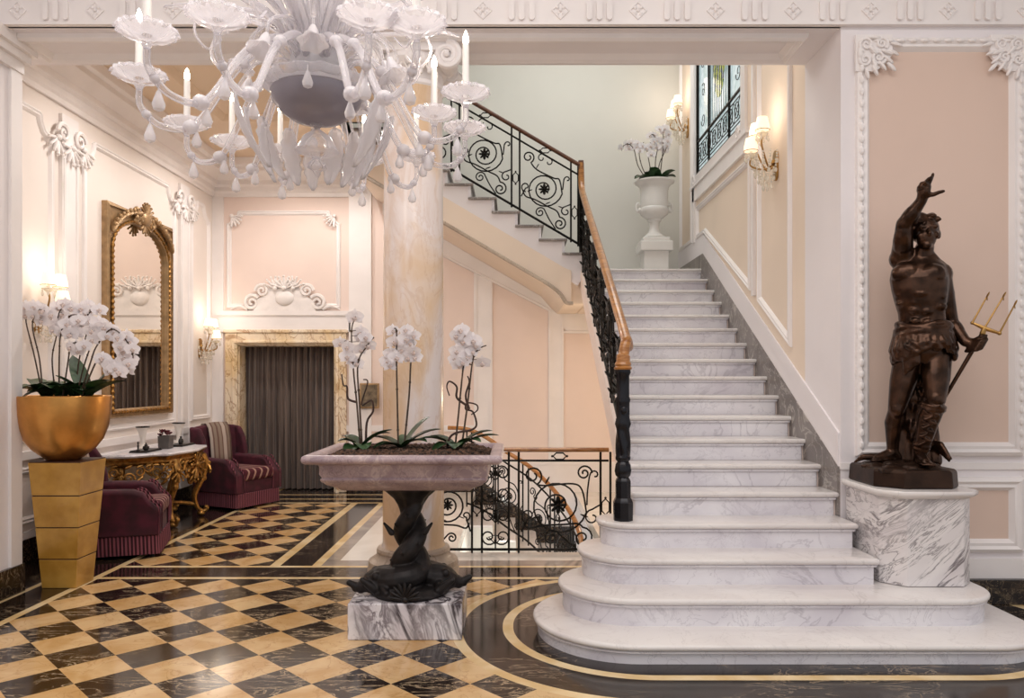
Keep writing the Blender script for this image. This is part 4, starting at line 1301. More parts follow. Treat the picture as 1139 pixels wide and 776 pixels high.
for s in (-1, 1):
    m = MB(); m.tube(spline([(ux + s * .17, uy, uz + .79), (ux + s * .215, uy, uz + .80), (ux + s * .225, uy, uz + .86), (ux + s * .20, uy, uz + .90), (ux + s * .185, uy, uz + .87)], 6), .016, 8)
    m.ell((ux + s * .185, uy - .02, uz + .81), .025, .03, .03); m.build('handle', M['urn_white'], un)
YU2 = uy
AU = lambda x, y, dy=0: at(x, y, YU2 + dy)
def fu(l, dy=0): return [AU(x + R.uniform(-1, 1), y + R.uniform(-1, 1), dy + R.uniform(-.08, .08)) for x, y in l]
zb = uz + 1.15
grp = 'white orchids in the landing urn'
orchid('white orchid leaning left out of the landing urn', (ux - .06, uy, zb), [([(ux - .06, uy, zb), AU(710, 185), AU(705, 166), AU(698, 160), AU(690, 165)], fu([(690, 164), (696, 160), (702, 159), (707, 163), (700, 165)])), ([(ux - .05, uy, zb), AU(714, 185), AU(711, 168), AU(716, 158)], fu([(711, 168), (714, 162), (719, 166), (709, 160)]))], grp, 5, .24, 1.15)
orchid('white orchid standing upright at the centre of the landing urn', (ux, uy + .03, zb), [([(ux, uy + .03, zb), AU(722, 180), AU(720, 165), AU(726, 156)], fu([(722, 164), (726, 158), (730, 164), (724, 171), (731, 157)])), ([(ux + .02, uy, zb), AU(729, 180), AU(731, 165), AU(727, 150), AU(722, 152)], fu([(727, 150), (733, 156), (735, 164), (723, 152)]))], grp, 5, .24, 1.15)
orchid('white orchid leaning right out of the landing urn', (ux + .06, uy, zb), [([(ux + .06, uy, zb), AU(736, 180), AU(738, 160), AU(737, 146), AU(733, 143)], fu([(738, 146), (733, 144), (741, 152), (737, 158), (742, 162), (740, 168)])), ([(ux + .06, uy - .03, zb), AU(733, 184), AU(741, 165), AU(743, 150)], fu([(743, 157), (743, 149), (739, 143)]))], grp, 5, .24, 1.15)

# ------------------------------------------------------------------ gilded mirror
my0, my1, mz0, mz1 = D(8.24), D(9.83), 1.13, 3.29
mc = (my0 + my1) / 2
mi = thing('gilt_mirror', 'tall arched mirror in a carved gilt frame above the console table', 'mirror', (XL, mc, mz0))
N = 24; ih = (my1 - my0) / 2 - .125; zs0, zr = 2.84, .335
def inner(e=0):
    a = [(mc - ih - e, mz0 + .09 - e), (mc + ih + e, mz0 + .09 - e)]
    return a + [(mc + (ih + e) * math.cos(PI * i / N), zs0 + (zr + e) * math.sin(PI * i / N)) for i in range(N + 1)]
def outer():
    a = [(my0, mz0), (my1, mz0)]
    b = []
    for i in range(N + 1):
        t = PI * i / N; c, s = math.cos(t), math.sin(t)
        k = min((my1 - mc) / max(abs(c), 1e-6), (mz1 - zs0) / max(s, 1e-6)); 
        b.append((mc + k * c, zs0 + k * s))
    b[0] = (my1, zs0); b[-1] = (my0, zs0)
    i = 4; b[i] = (my1, mz1); b[N - i] = (my0, mz1)
    return [(my0, mz0), (my1, mz0)] + b
def ringp(poly, h): return [(XL + h, p[0], p[1]) for p in poly]
a = outer(); ai = [(lerp(p[0], q[0], .14), lerp(p[1], q[1], .14)) for p, q in zip(a, inner())]; aj = [(lerp(p[0], q[0], .75), lerp(p[1], q[1], .75)) for p, q in zip(a, inner())]
m = MB(); m.loft([ringp(a, .0), ringp(a, .055), ringp(ai, .07), ringp(ai, .05), ringp(aj, .045), ringp(inner(.012), .06), ringp(inner(), .05), ringp(inner(), .015)], True, False, False)
fr = m.build('frame', M['gold_frame'], mi, angle=30)
m = MB(); iq = [Vector((XL + .062, q[0], q[1])) for q in inner(.03)]; bl = []
for i in range(len(iq)):
    p, q = iq[i], iq[(i + 1) % len(iq)]; k = max(1, int((q - p).length / .014)); bl += [lerp(p, q, j / k) for j in range(k)]
m.tube(bl, [(.019 if i % 4 < 2 else .010) for i in range(len(bl))], 6, True)
m.build('beading', M['gold'], fr)
m = MB(); cz = 3.30
acanthus(m, (XL + .07, mc + .03, cz - .02), (0, 1, 0), EZ, (1, 0, 0), .15, 7, 140)
for q in range(26): m.ell((XL + .07 + R.uniform(0, .03), mc + R.uniform(-.22, .22), cz - .03 + R.uniform(-.09, .07)), .025, R.uniform(.02, .04), R.uniform(.015, .03), None, 8, 6)
acanthus(m, (XL + .07, mc, cz - .10), (0, 1, 0), EZ, (1, 0, 0), .13, 7, 200, -90)
m.ell((XL + .08, mc, cz - .05), .05, .12, .08)
for s in (-1, 1):
    scroll(m, (XL + .08, mc + s * .15, cz - .07), (0, s, 0), EZ, .085, 1.7, .5, .024, 1)
    for q in range(7):
        t = q / 6; an = PI / 2 - s * (.35 + .75 * t)
        c = Vector((XL + .08, mc + (ih + .11) * math.cos(an), zs0 + (zr + .12) * math.sin(an)))
        d = Vector((.1, -math.sin(an) * s * -1, math.cos(an) * s * -1)); m.ell_dir(c, Vector((.05, s * math.sin(an), -s * math.cos(an) * 1)), .07, .035, .022, 8, 6)
        m.ell(c + Vector((.01, 0, .03)), .022, .028, .028, None, 6, 5)
m.build('crest', M['gold_frame'], mi)
m = MB(); p = inner(.005); m.loft([ringp(p, .012), ringp(p, .018)]); m.build('mirror_glass', M['mirror'], mi, smooth=False)

# ------------------------------------------------------------------ gilt console table
ty0, ty1, tz = D(8.2), D(9.75), .78
tc = (ty0 + ty1) / 2
ct = thing('console_table', 'carved gilt console table with marble top against the left wall', 'table', (-3.8, tc, 0))
def plan(e=0):
    half = (ty1 - ty0) / 2 + e
    f = [(0, 1.0), (.06, 1.0), (.26, .98), (.36, .82), (.44, .68), (.53, .66), (.56, .60), (.57, .5), (.575, .42), (.60, .30), (.625, .15), (.63, 0)]
    a = [(XL + .02 + x * 1.0, tc - half * h) for x, h in f]
    b = [(XL + .02 + x * 1.0, tc + half * h) for x, h in reversed(f[:-1])]
    c = spline([(p[0], p[1], 0) for p in a + b], 3)
    return [(p.x + (e if p.x > XL + .1 else 0), p.y) for p in c]
m = MB(); m.loft([[(p[0], p[1], z) for p in plan(e)] for e, z in ((0, tz - .035), (.012, tz - .03), (.018, tz - .015), (.01, tz), )]); m.build('table_top', M['stair_marble'], ct, angle=50)
m = MB(); pp = plan(-.012); m.loft([[(p[0], p[1], z) for p in plan(e)] for e, z in ((-.03, tz - .12), (-.012, tz - .11), (.0, tz - .09), (-.02, tz - .07), (-.004, tz - .05), (.004, tz - .036))])
ap = m.build('apron', M['gold'], ct, angle=50)
m = MB(); ed = plan(.0); L = len(ed)
for i in range(4, L - 4, 2):
    p = Vector((ed[i][0], ed[i][1], tz - .15)); t = Vector((ed[i + 1][0] - ed[i - 1][0], ed[i + 1][1] - ed[i - 1][1], 0)).normalized()
    dz = .05 * math.sin(i * .8)
    scroll(m, p + Vector((0, 0, dz - .03)), t, EZ, .055, 1.5, i, .013, 1 if i % 4 else -1, 14)
    m.ell_dir(p + EZ * (-.1 + dz), t + EZ * R.uniform(-1, 1), .05, .018, .015, 6, 5)
    m.ell_dir(p + EZ * (.03), t + EZ * R.uniform(-.6, .6), .04, .016, .014, 6, 5)
for s in (-1, 1):
    c = Vector((XL + .62, tc + s * .14, tz - .2))
    scroll(m, c, Vector((0, s, 0)), EZ, .1, 1.6, 0, .02, 1); scroll(m, c - EZ * .1 + Vector((0, -s * .07, 0)), Vector((0, -s, 0)), EZ, .07, 1.5, 0, .016, -1)
acanthus(m, (XL + .65, tc, tz - .17), (0, 1, 0), EZ, (1, 0, 0), .17, 7, 220, -90)
acanthus(m, (XL + .65, tc, tz - .16), (0, 1, 0), EZ, (1, 0, 0), .12, 5, 160, 90)
m.build('carving', M['gold'], ap)
def leg(x, y, dx, dy):
    m = MB(); d = Vector((dx, dy, 0))
    c = spline([Vector((x, y, tz - .10)) + d * .02, Vector((x, y, tz - .2)) + d * .07, Vector((x, y, .42)) + d * .03, Vector((x, y, .24)) - d * .05, Vector((x, y, .10)) - d * .02, Vector((x, y, .05)) + d * .05, Vector((x, y, .085)) + d * .09, Vector((x, y, .1)) + d * .06], 5)
    m.tube(c, [lerp(.05, .022, min(1, i / 22)) for i in range(len(c))], 8)
    m.ell(Vector((x, y, .03)) + d * .02, .045, .045, .03); acanthus(m, Vector((x, y, tz - .19)) + d * .1, (-dy, dx, 0), -EZ, (dx, dy, 0), .12, 5, 120)
    m.ell(Vector((x, y, .42)) + d * .05, .035, .035, .04)
    return m
for s in (-1, 1):
    leg(XL + .55, tc + s * .33, .8, s * .5).build('leg', M['gold'], ct); leg(XL + .14, tc + s * .58, .35, s * .8).build('leg', M['gold'], ct)
m = MB()
for s in (-1, 1):
    m.tube(spline([(XL + .53, tc + s * .32, .13), (XL + .40, tc + s * .2, .17), (XL + .33, tc, .20)], 6), .022, 8); m.tube(spline([(XL + .16, tc + s * .55, .13), (XL + .24, tc + s * .3, .17), (XL + .33, tc, .20)], 6), .02, 8)
m.lathe([(0, 0), (.05, 0), (.06, .03), (.03, .06), (.045, .1), (.02, .14), (0, .16)], (XL + .33, tc, .18), 16); m.build('stretcher', M['gold'], ct)

def vase(label, x, y):
    v = thing('flared_vase', label, 'vase', (x, y, tz + .022), group='white vases on the console table')
    m = MB(); m.lathe([(0, 0), (.05, 0), (.052, .012), (.03, .03), (.022, .06), (.028, .12), (.044, .18), (.064, .225), (.06, .228), (.04, .18), (0, .1)], (x, y, tz + .022), 24); m.build('body', M['vase_white'], v)
    m = MB(); m.tube([(x + .064 * math.cos(a), y + .064 * math.sin(a), tz + .25) for a in [2 * PI * i / 24 for i in range(24)]], .006, 6, True); m.build('rim', M['near_black'], v)
    return v
def tray(label, x, y, w, l):
    m = MB(); m.box(x - w, x + w, y - l, y + l, tz, tz + .012); m.box(x - w + .006, x + w - .006, y - l + .006, y + l - .006, tz + .012, tz + .021)
    tag(m.build('serving_tray', M['near_black'], None, smooth=False, bevel=.003), label, 'tray', 'dark trays on the console table')
tray('dark tray under the left vase on the console table', -3.78, D(8.62), .09, .17); tray('dark tray under the right vase on the console table', -3.72, D(9.38), .09, .17)
vase('white flared vase with dark rim on the console table, nearer the gold bowl', -3.83, D(8.66)); vase('white flared vase with dark rim on the console table, beside the striped armchair', -3.76, D(9.42))
fx, fy = -3.72, D(8.97)
fb = thing('flower_box', 'smoked glass cube vase of dark red flowers between the two white vases', 'vase', (fx, fy, tz))
m = MB(); m.loft([[(fx + s * r, fy + t * r, z) for s, t in ((-1, -1), (1, -1), (1, 1), (-1, 1))] for r, z in ((.056, tz + .001), (.06, tz + .14), (.054, tz + .14), (.05, tz + .02))]); m.build('glass_cube', M['smoke'], fb, smooth=False, bevel=.003)
for k in range(9):
    m = MB(); c = Vector((fx + R.uniform(-.045, .045), fy + R.uniform(-.045, .045), tz + .152 + R.uniform(0, .045)))
    for q in range(6):
        a = q * 1.05; m.ell_dir(c + Vector((math.cos(a) * .014, math.sin(a) * .014, 0)), Vector((math.cos(a), math.sin(a), .8)), .024, .013, .006, 6, 5)
    m.build('bloom', M['dark_red'], fb)
for (x, y, h, lab, pr) in ((-3.77, D(8.42), .07, 'tiny dark figurine at the left end of the console table', 0), (-3.73, D(8.51), .06, 'small dark round jar beside the left vase', 1), (-3.70, D(9.33), .09, 'small dark flask standing before the right vase', 2)):
    m = MB()
    if pr == 0: m.lathe([(0, 0), (.016, 0), (.018, .01), (.007, .02), (.01, .05), (.006, .07), (.011, .085), (0, .10)], (x, y, tz + .022 if False else tz + .021), 12)
    elif pr == 1: m.lathe([(0, 0), (.02, 0), (.032, .02), (.03, .04), (.014, .05), (.018, .056), (.006, .065), (.008, .075), (0, .08)], (x, y, tz + .021), 14)
    else: m.lathe([(0, 0), (.022, 0), (.028, .03), (.022, .055), (.01, .065), (.012, .085), (.009, .088), (0, .088)], (x, y, tz + .021), 14)
    tag(m.build(['figurine', 'lidded_jar', 'flask'][pr], M['near_black']), lab, ['figurine', 'jar', 'flask'][pr])

# ------------------------------------------------------------------ velvet armchairs (face local +x)
def armchair(label, loc, rz):
    o = thing('velvet_armchair', label, 'armchair', loc, rz, 'wine velvet armchairs along the left wall', local=True)
    def grid_round(w, d, n=6): return rrect(-d, d, -w, w, .05, .05, .05, .05, 4)
    m = MB(); m.box(-.36, .36, -.33, .33, .10, .34); m.build('seat_base', M['velvet'], o, bevel=.03, bseg=3)
    m = MB(); m.box(-.26, .385, -.245, .245, .33, .47); m.build('seat_cushion', M['tassel_seat'], o, bevel=.045, bseg=4)
    # skirt of bullion fringe
    f = rrect(-.375, .375, -.345, .345, .04, .04, .04, .04, 4); base = f(0); per = []
    for i in range(len(base)):
        a = Vector(base[i]); b = Vector(base[(i + 1) % len(base)]); k = max(1, int((b - a).length / .011))
        for q in range(k): per.append(a + (b - a) * q / k)
    m = MB(); rings = []
    for z, s in ((.03, 1.012), (.12, 1.0), (.185, .992), (.19, .97)):
        rings.append([(p.x * s * (1 + .012 * (i % 2)), p.y * s * (1 + .012 * (i % 2)), z) for i, p in enumerate(per)])
    m.loft(rings, True, True, False); m.build('fringe', M['fringe'], o, angle=20)
    # arms: rolled, scooping down at the front
    for s in (-1, 1):
        m = MB(); rings = []
        for (x, h, wd) in ((-.34, .60, .065), (-.2, .595, .065), (0, .59, .065), (.16, .585, .066), (.24, .56, .068), (.29, .49, .066), (.345, .44, .062), (.375, .41, .055)):
            y = s * .295
            rings.append([(x, y - wd, .19), (x, y + wd, .19), (x, y + wd, h - .06), (x, y + wd * 1.1, h - .03), (x, y + wd * .75, h - .006), (x, y, h), (x, y - wd * .75, h - .006), (x, y - wd * 1.1, h - .03), (x, y - wd, h - .06)])
        m.loft(rings); ar = m.build('arm', M['velvet'], o, bevel=.012, angle=60)
        m = MB(); m.tube(spline([(.375, s * .295 - .06, .2), (.378, s * .295 - .06, .39), (.35, s * .295 - .05, .45), (.30, s * .295 - .05, .50), (.26, s * .295 - .05, .565), (.2, s * .295 - .055, .59)], 5), .008, 6)
        m.tube(spline([(.375, s * .295 + .06, .2), (.378, s * .295 + .06, .39), (.35, s * .295 + .05, .45), (.30, s * .295 + .05, .50), (.26, s * .295 + .05, .565), (.2, s * .295 + .055, .59)], 5), .008, 6)
        m.build('piping', M['fringe'], ar)
        # wing
        m = MB(); m.prism([(-.40, .50), (-.14, .55), (-.15, .66), (-.20, .82), (-.27, .93), (-.42, .95)], 'xz', s * .345, s * .275); m.build('wing', M['velvet'], o, bevel=.025, bseg=3)
    m = MB()
    top = [(-.33 + .66 * i / 14, .93 + .045 * math.sin(PI * i / 14) ** .8 - (.03 if i in (0, 14) else 0)) for i in range(15)]
    poly = [(-.33, .2), (.33, .2)] + list(reversed(top))
    m.loft([[(-.38 - .06 * (p[1] - .2), p[0], p[1]) for p in poly], [(-.25 - .10 * (p[1] - .2), p[0], p[1]) for p in poly]])
    m.build('backrest', M['velvet'], o, bevel=.025, bseg=3)
    m = MB(); top2 = [(-.16 + .32 * i / 8, .975 + .012 * math.sin(PI * i / 8)) for i in range(9)]; rings = []
    for k, (x, z) in enumerate(((-.235, .44), (-.25, .6), (-.27, .8), (-.30, .93), (-.34, .985), (-.42, .98), (-.455, .9))):
        rings.append([(x + .004, -.16, z), (x + .014, -.08, z + .006), (x + .018, 0, z + .008), (x + .014, .08, z + .006), (x + .004, .16, z)])
    m.loft(rings, closed=False)
    bp = m.build('back_panel', M['striped_cloth'], o, recalc=False); bp['label'] = 'striped beige cloth panel down the backrest'
    sd = bp.modifiers.new('thick', 'SOLIDIFY'); sd.thickness = .012; sd.offset = 0
    for sx in (-1, 1):
        for sy in (-1, 1):
            m = MB(); m.lathe([(0, 0), (.018, 0), (.026, .1), (0, .1)], (sx * .31, sy * .28, 0), 10); m.build('leg', M['near_black'], o)
    return o
armchair('wine velvet armchair behind the gilded pedestal, seen from its side', (-3.49, 6.74, 0), .30)
armchair('wine velvet wing armchair with striped back beside the curtained doorway', (-3.36, 9.24, 0), -.47)

# ------------------------------------------------------------------ curtain and picture
m = MB(); n = 240; fr_, bk = [], []
yc = YB + .22
def fold(t): return .045 * math.sin(t * 2 * PI * 15) + .02 * math.sin(t * 2 * PI * 6.3 + 1) + .012 * math.sin(t * 2 * PI * 31)
rings = []
for z, k in ((.015, 1.15), (.5, 1.0), (1.2, .85), (1.9, .7), (1.965, .6)):
    rings.append([(lerp(DX0 + .02, DX1 - .02, i / n), yc + fold(i / n + .004 * math.sin(z * 2)) * k, z) for i in range(n + 1)] + [(lerp(DX0 + .02, DX1 - .02, i / n), yc + .012 + fold(i / n + .004 * math.sin(z * 2)) * k, z) for i in range(n, -1, -1)])
m.loft(rings); tag(m.build('curtain', M['curtain_cloth'], None, angle=60), 'pleated brown floor-length curtain filling the marble doorway', 'curtain')
pc = at(412, 440, YB - .06)
pf = thing('wall_panel', 'small dark gold plaque on the wall left of the column', 'plaque', (pc.x, YB - .06, pc.z - .17))
m = MB(); m.box(pc.x - .14, pc.x + .12, YB - .09, YB - .052, pc.z - .17, pc.z + .17); q = m.build('frame', M['gold_frame'], pf, smooth=False, bevel=.01)
m = MB(); m.box(pc.x - .115, pc.x + .095, YB - .097, YB - .085, pc.z - .145, pc.z + .145); m.build('plate', M['dusty_paper'], pf, smooth=False)
# ------------------------------------------------------------------ marble pedestal of the statue
sx0, sx1, sy0, sy1 = 2.27, 2.815, D(5.05), YP - .035
def octo(e, z, zz=0):
    c = .115
    x0, x1, y0, y1 = sx0 - e, sx1 + e, sy0 - e, sy1
    return [(x0, y1, z), (x0, y0 + c, z), (x0 + c, y0, z), (x1 - c * .75, y0, z), (x1, y0 + c * .75, z), (x1, y1, z)]
sp = thing('statue_pedestal', 'veined white marble pedestal with cut corners on the lower stairs', 'pedestal', (2.54, 4.9, .27))
m = MB(); m.loft([octo(0, .272), octo(0, .805)]); m.build('shaft', M['pedestal_marble'], sp, smooth=False, bevel=.006)
m = MB(); m.loft([octo(.0, .80), octo(.018, .81), octo(.03, .822), octo(.034, .838), octo(.028, .85), octo(.0, .851)]); m.build('cap', M['tread_marble'], sp, angle=50)

# ------------------------------------------------------------------ bronze statue
Y0 = 4.90; PXM = Y0 / F
SB = .852
stt = thing('bronze_statue', 'dark bronze statue of a bare-chested man with raised arm holding a trident', 'statue', (2.54, Y0, SB))
def S(px, py, dy=0.0):
    """photograph point on the statue's own plane, then moved in depth"""
    dx = (px - CX) / F
    t = (.454 * 2.56 + .891 * Y0 + dy) / (.454 * dx + .891)
    return at(px, py, t)
# plinth
def oct2(e, z): 
    x0, x1, y0, y1 = 2.245 - e + .035, 2.775 + e, 4.66 - e, 5.14 + e; c = .13
    return [(x0, y1, z), (x0, y0 + c, z), (x0 + c, y0, z), (x1 - c * .6, y0, z), (x1, y0 + c * .6, z), (x1, y1 - c, z), (x1 - c, y1, z)]
m = MB(); m.loft([oct2(.0, SB), oct2(.005, SB + .01), oct2(.0, SB + .10), oct2(-.01, SB + .115)])
m.build('plinth', M['bronze_base'], stt, smooth=False, bevel=.006)
m = MB(); g0 = SB + .105
for k in range(60):
    a = R.uniform(0, 2 * PI); r = R.uniform(0, 1) ** .5
    m.ell((2.51 + r * .21 * math.cos(a), 4.91 + r * .19 * math.sin(a), g0 + .005 + .03 * (1 - r)), R.uniform(.03, .07), R.uniform(.03, .06), R.uniform(.012, .03), None, 8, 6)
m.box(2.30, 2.73, 4.72, 5.10, g0 - .02, g0 + .012)
# fin / drapery end at the right and left of the base
gr = m.build('ground_rock', M['bronze_base'], stt); remesh(gr, .009, 2)
zg = g0 + .03

# body, one continuous surface; the chest is turned towards the hall
b = MB()
RZ = Matrix.Rotation(math.radians(-27), 3, 'Z')
def W(x, y, z): return RZ @ Vector((x, y, z))
_ell = b.ell
def bell(c, rx, ry=None, rz=None, Mx=None, n=12, m=8): return _ell(c, rx, ry, rz, RZ if Mx is None else Mx, n, m)
b.ell = bell
pel = S(1025, 384, .0); chest = S(1021, 312, .0); waist = S(1026, 355, .01)
# torso: lofted cross sections, then the muscles in low relief
secs = [(404, 1026, .125, .09, .0), (394, 1026, .158, .110, .0), (384, 1026, .166, .116, .0), (372, 1026, .160, .112, .0), (360, 1026, .146, .100, .0), (348, 1025, .146, .100, -.01), (335, 1024, .163, .110, -.015), (322, 1023, .176, .122, -.015), (310, 1022, .182, .126, -.01), (302, 1022, .174, .116, .0), (296, 1023, .155, .100, .005), (291, 1023, .125, .085, .01), (286, 1025, .090, .070, .01), (281, 1026, .060, .056, .01)]
rings = []
for (y, x, rx, ry, dy) in secs:
    c = S(x, y, dy); ring = []
    for i in range(28):
        a = 2 * PI * i / 28; ca, sa = math.cos(a), math.sin(a)
        ring.append(c + W(.93 * rx * math.copysign(abs(ca) ** .85, ca), ry * math.copysign(abs(sa) ** .85, sa), 0))
    rings.append(ring)
b.loft(rings)
b.ell(S(1008, 304, -.076), .092, .060, .074); b.ell(S(1036, 306, -.074), .088, .060, .074)          # pectorals
b.cap(S(1001, 322, -.085), S(1022, 326, -.125), .016, .016); b.cap(S(1047, 325, -.085), S(1026, 326, -.125), .016, .016)     # rib arch
for (x, y) in ((1017, 336), (1031, 334), (1017, 345), (1031, 346), (1018, 357), (1031, 358)): b.ell(S(x, y, -.098), .033, .026, .025)
for (x, y) in ((1002, 328), (1003, 338), (1046, 330), (1046, 341)): b.ell(S(x, y, -.055), .040, .050, .028)
b.ell(S(1011, 291, .02), .09, .065, .055); b.ell(S(1037, 296, .02), .08, .065, .05)           # trapezius
b.cap(S(1012, 288, .0), S(1026, 280, .0), .052, .050); b.cap(S(1038, 293, .0), S(1028, 281, .0), .050, .048)   # neck slope
# shoulders
shR = S(1003, 288, -.01); shL = S(1046, 305, .02)
b.ell(shR, .078, .075, .075); b.ell(shL, .073, .072, .075)
# neck and head
nk0 = S(1024, 293, .0); nk1 = S(1029, 274, -.02)
b.cap(nk0, nk1, .062, .054, 14)
hc = S(1030, 259, -.03)
b.ell(hc + W(0, .012, .018), .078, .092, .090, None, 16, 12)          # cranium
b.ell(hc + W(.0, -.028, -.035), .060, .066, .075, None, 14, 10)     # face and jaw
b.ell(hc + W(.004, -.064, -.088), .030, .030, .026)                  # chin
fdir = W(.20, -1, .08).normalized(); fr = W(1, .20, 0).normalized(); fu_ = EZ
fc = hc + fdir * .082
b.cap(fc + fu_ * .012 - fdir * .008, fc - fu_ * .024 + fdir * .014, .010, .015, 8)    # nose
b.ell(fc - fu_ * .026 + fr * .013, .010); b.ell(fc - fu_ * .026 - fr * .013, .010)
b.cap(fc + fu_ * .022 - fr * .046 - fdir * .014, fc + fu_ * .022 + fr * .046 - fdir * .014, .012, .012, 8)   # brow
b.ell(fc - fr * .028 - fu_ * .002 - fdir * .016, .011, .010, .009); b.ell(fc + fr * .028 - fu_ * .002 - fdir * .016, .011, .010, .009)
b.cap(fc - fr * .022 - fu_ * .052 - fdir * .006, fc + fr * .022 - fu_ * .052 - fdir * .006, .008, .008, 8)   # lips
b.cap(fc - fr * .020 - fu_ * .062 - fdir * .006, fc + fr * .020 - fu_ * .062 - fdir * .006, .008, .008, 8)
b.ell(fc - fr * .045 - fu_ * .03 - fdir * .026, .022); b.ell(fc + fr * .045 - fu_ * .03 - fdir * .026, .022)     # cheeks
for s in (-1, 1): b.ell(hc + fr * s * .078 + Vector((0, .01, -.012)), .014, .02, .032)                         # ears
# raised right arm (left in the picture)
elR = S(1006, 249, -.14); wrR = S(1025, 223, -.19)
b.cap(shR, elR, .070, .050, 14); b.ell_dir(lerp(shR, elR, .5) + Vector((-.012, -.02, 0)), elR - shR, .12, .060, .058)
b.cap(elR, wrR, .050, .033, 14); b.ell_dir(lerp(elR, wrR, .3), wrR - elR, .10, .052, .05)
hd = S(1028, 213, -.20)
b.cap(wrR, hd, .032, .038, 12); b.ell_dir(hd + Vector((.0, 0, .008)), Vector((.3, 0, 1)), .058, .052, .034); b.cap(hd, S(1033, 216.5, -.205), .028, .018)
def finger(base, *pts, r=.0150):
    ps = [base] + list(pts)
    for i in range(len(ps) - 1): b.cap(ps[i], ps[i + 1], r * (1 - .1 * i), r * (1 - .1 * (i + 1)), 8)
finger(S(1029, 209, -.21), S(1034, 202.5, -.215), S(1036.5, 197.5, -.215), S(1037.8, 193.5, -.21))      # index, raised
finger(S(1026.5, 208, -.205), S(1030.5, 201.5, -.225), S(1033.5, 198.5, -.235), S(1035.5, 197.5, -.23))    # middle
finger(S(1023.5, 209, -.20), S(1025, 204, -.235), S(1028.5, 203, -.25), S(1031, 205, -.24))              # ring, curled
finger(S(1021.5, 212, -.195), S(1022, 208, -.23), S(1025, 207.5, -.245), S(1027, 209.5, -.235), r=.0135)    # little
finger(S(1030, 217, -.205), S(1038, 216.5, -.215), S(1044, 214, -.22), S(1049.5, 212.5, -.22), r=.0165)     # thumb
# left arm down behind the hip, hand on the trident
elL = S(1057, 358, .09); wrL = S(1074, 380, .0)
b.cap(shL, elL, .064, .048, 14); b.ell_dir(lerp(shL, elL, .4), elL - shL, .12, .06, .06)
b.cap(elL, wrL, .048, .033, 14); b.ell_dir(lerp(elL, wrL, .3), wrL - elL, .09, .05, .048)
hl = S(1082, 382, -.01); b.cap(wrL, hl, .032, .036, 12)
tdir = (S(1091.7, 372.6) - S(1047.7, 447.8)).normalized(); tn = tdir.cross(Vector((0, 1, 0))).normalized()
grip = S(1086, 383, -.03)
for k in range(4):
    c = grip + tdir * (.028 - .020 * k)
    ps = [c + Vector((-.035, .02, -.012)), c + Vector((-.01, -.040, -.008)), c + Vector((.028, -.034, .004)), c + Vector((.034, -.002, .012)), c + Vector((.012, .016, .012))]
    for i in range(4): b.cap(ps[i], ps[i + 1], .0125, .0115, 8)
b.cap(hl + Vector((0, -.02, .02)), grip + tdir * .055 + Vector((-.012, -.022, 0)), .016, .012, 8); b.cap(grip + tdir * .055 + Vector((-.012, -.022, 0)), grip + tdir * .062 + Vector((.018, -.018, 0)), .012, .010, 8)
# legs
hpR = S(1011, 396); knR = S(997.5, 455, -.03); anR = S(992, 497, .03); toR = S(975, 509, -.035)
hpL = S(1041, 397); knL = S(1041, 444, -.10); anL = S(1024, 500, -.05); toL = S(1031, 517, -.15)
anR.z = zg + .075; anL.z = zg + .075; toR.z = zg + .02; toL.z = zg + .018
b.cap(hpR, lerp(hpR, knR, .5), .090, .080, 16); b.cap(lerp(hpR, knR, .5), knR, .080, .054, 16); b.ell(knR + W(0, -.016, 0), .046, .046, .06)
b.cap(hpL, lerp(hpL, knL, .5), .094, .082, 16); b.cap(lerp(hpL, knL, .5), knL, .082, .058, 16); b.ell(knL + W(0, -.016, 0), .048, .046, .06)
for kn, an in ((knR, anR), (knL, anL)):
    b.cap(kn, lerp(kn, an, .35) + Vector((0, .02, 0)), .050, .056, 14); b.cap(lerp(kn, an, .35) + Vector((0, .02, 0)), an, .054, .031, 14)
for an, to in ((anR, toR), (anL, toL)):
    d = (to - an); d.z = 0; L_ = d.length; d.normalize(); sd = Vector((-d.y, d.x, 0)); h = an - d * .035; h.z = zg + .028
    b.cap(h, an, .034, .034); b.cap(an - EZ * .02, to + EZ * .008, .036, .024, 12); b.ell_dir(lerp(h, to, .6) - EZ * .005, d, .10, .042, .028)
    for k in range(5):
        o_ = sd * (.034 - .017 * k); ln = (.042, .046, .042, .036, .028)[k]
        b.cap(to + o_ - EZ * .005, to + o_ + d * ln - EZ * .008, .012 if k else .015, .009, 8)
bd = b.build('body', M['bronze'], stt); remesh(bd, .0060, 7)

# hair: wind-blown curls
h = MB()
for k in range(46):
    a = R.uniform(0, 2 * PI); e = R.uniform(.0, 1.35)
    n_ = Vector((math.cos(a) * math.cos(e), math.sin(a) * math.cos(e), math.sin(e)))
    if n_.dot(fdir) > .55 and n_.z < .75: continue
    c = hc + Vector((n_.x * .084, .012 + n_.y * .095, .02 + n_.z * .095))
    t = n_.cross(Vector((R.uniform(-1, 1), R.uniform(-1, 1), R.uniform(-1, 1)))).normalized()
    h.ell_dir(c, t + n_ * .5, .034, .02, .017, 8, 6)
h.ell(hc + Vector((-.005, .02, .025)), .085, .095, .09)
ho = h.build('hair', M['bronze'], stt); remesh(ho, .0065, 1)

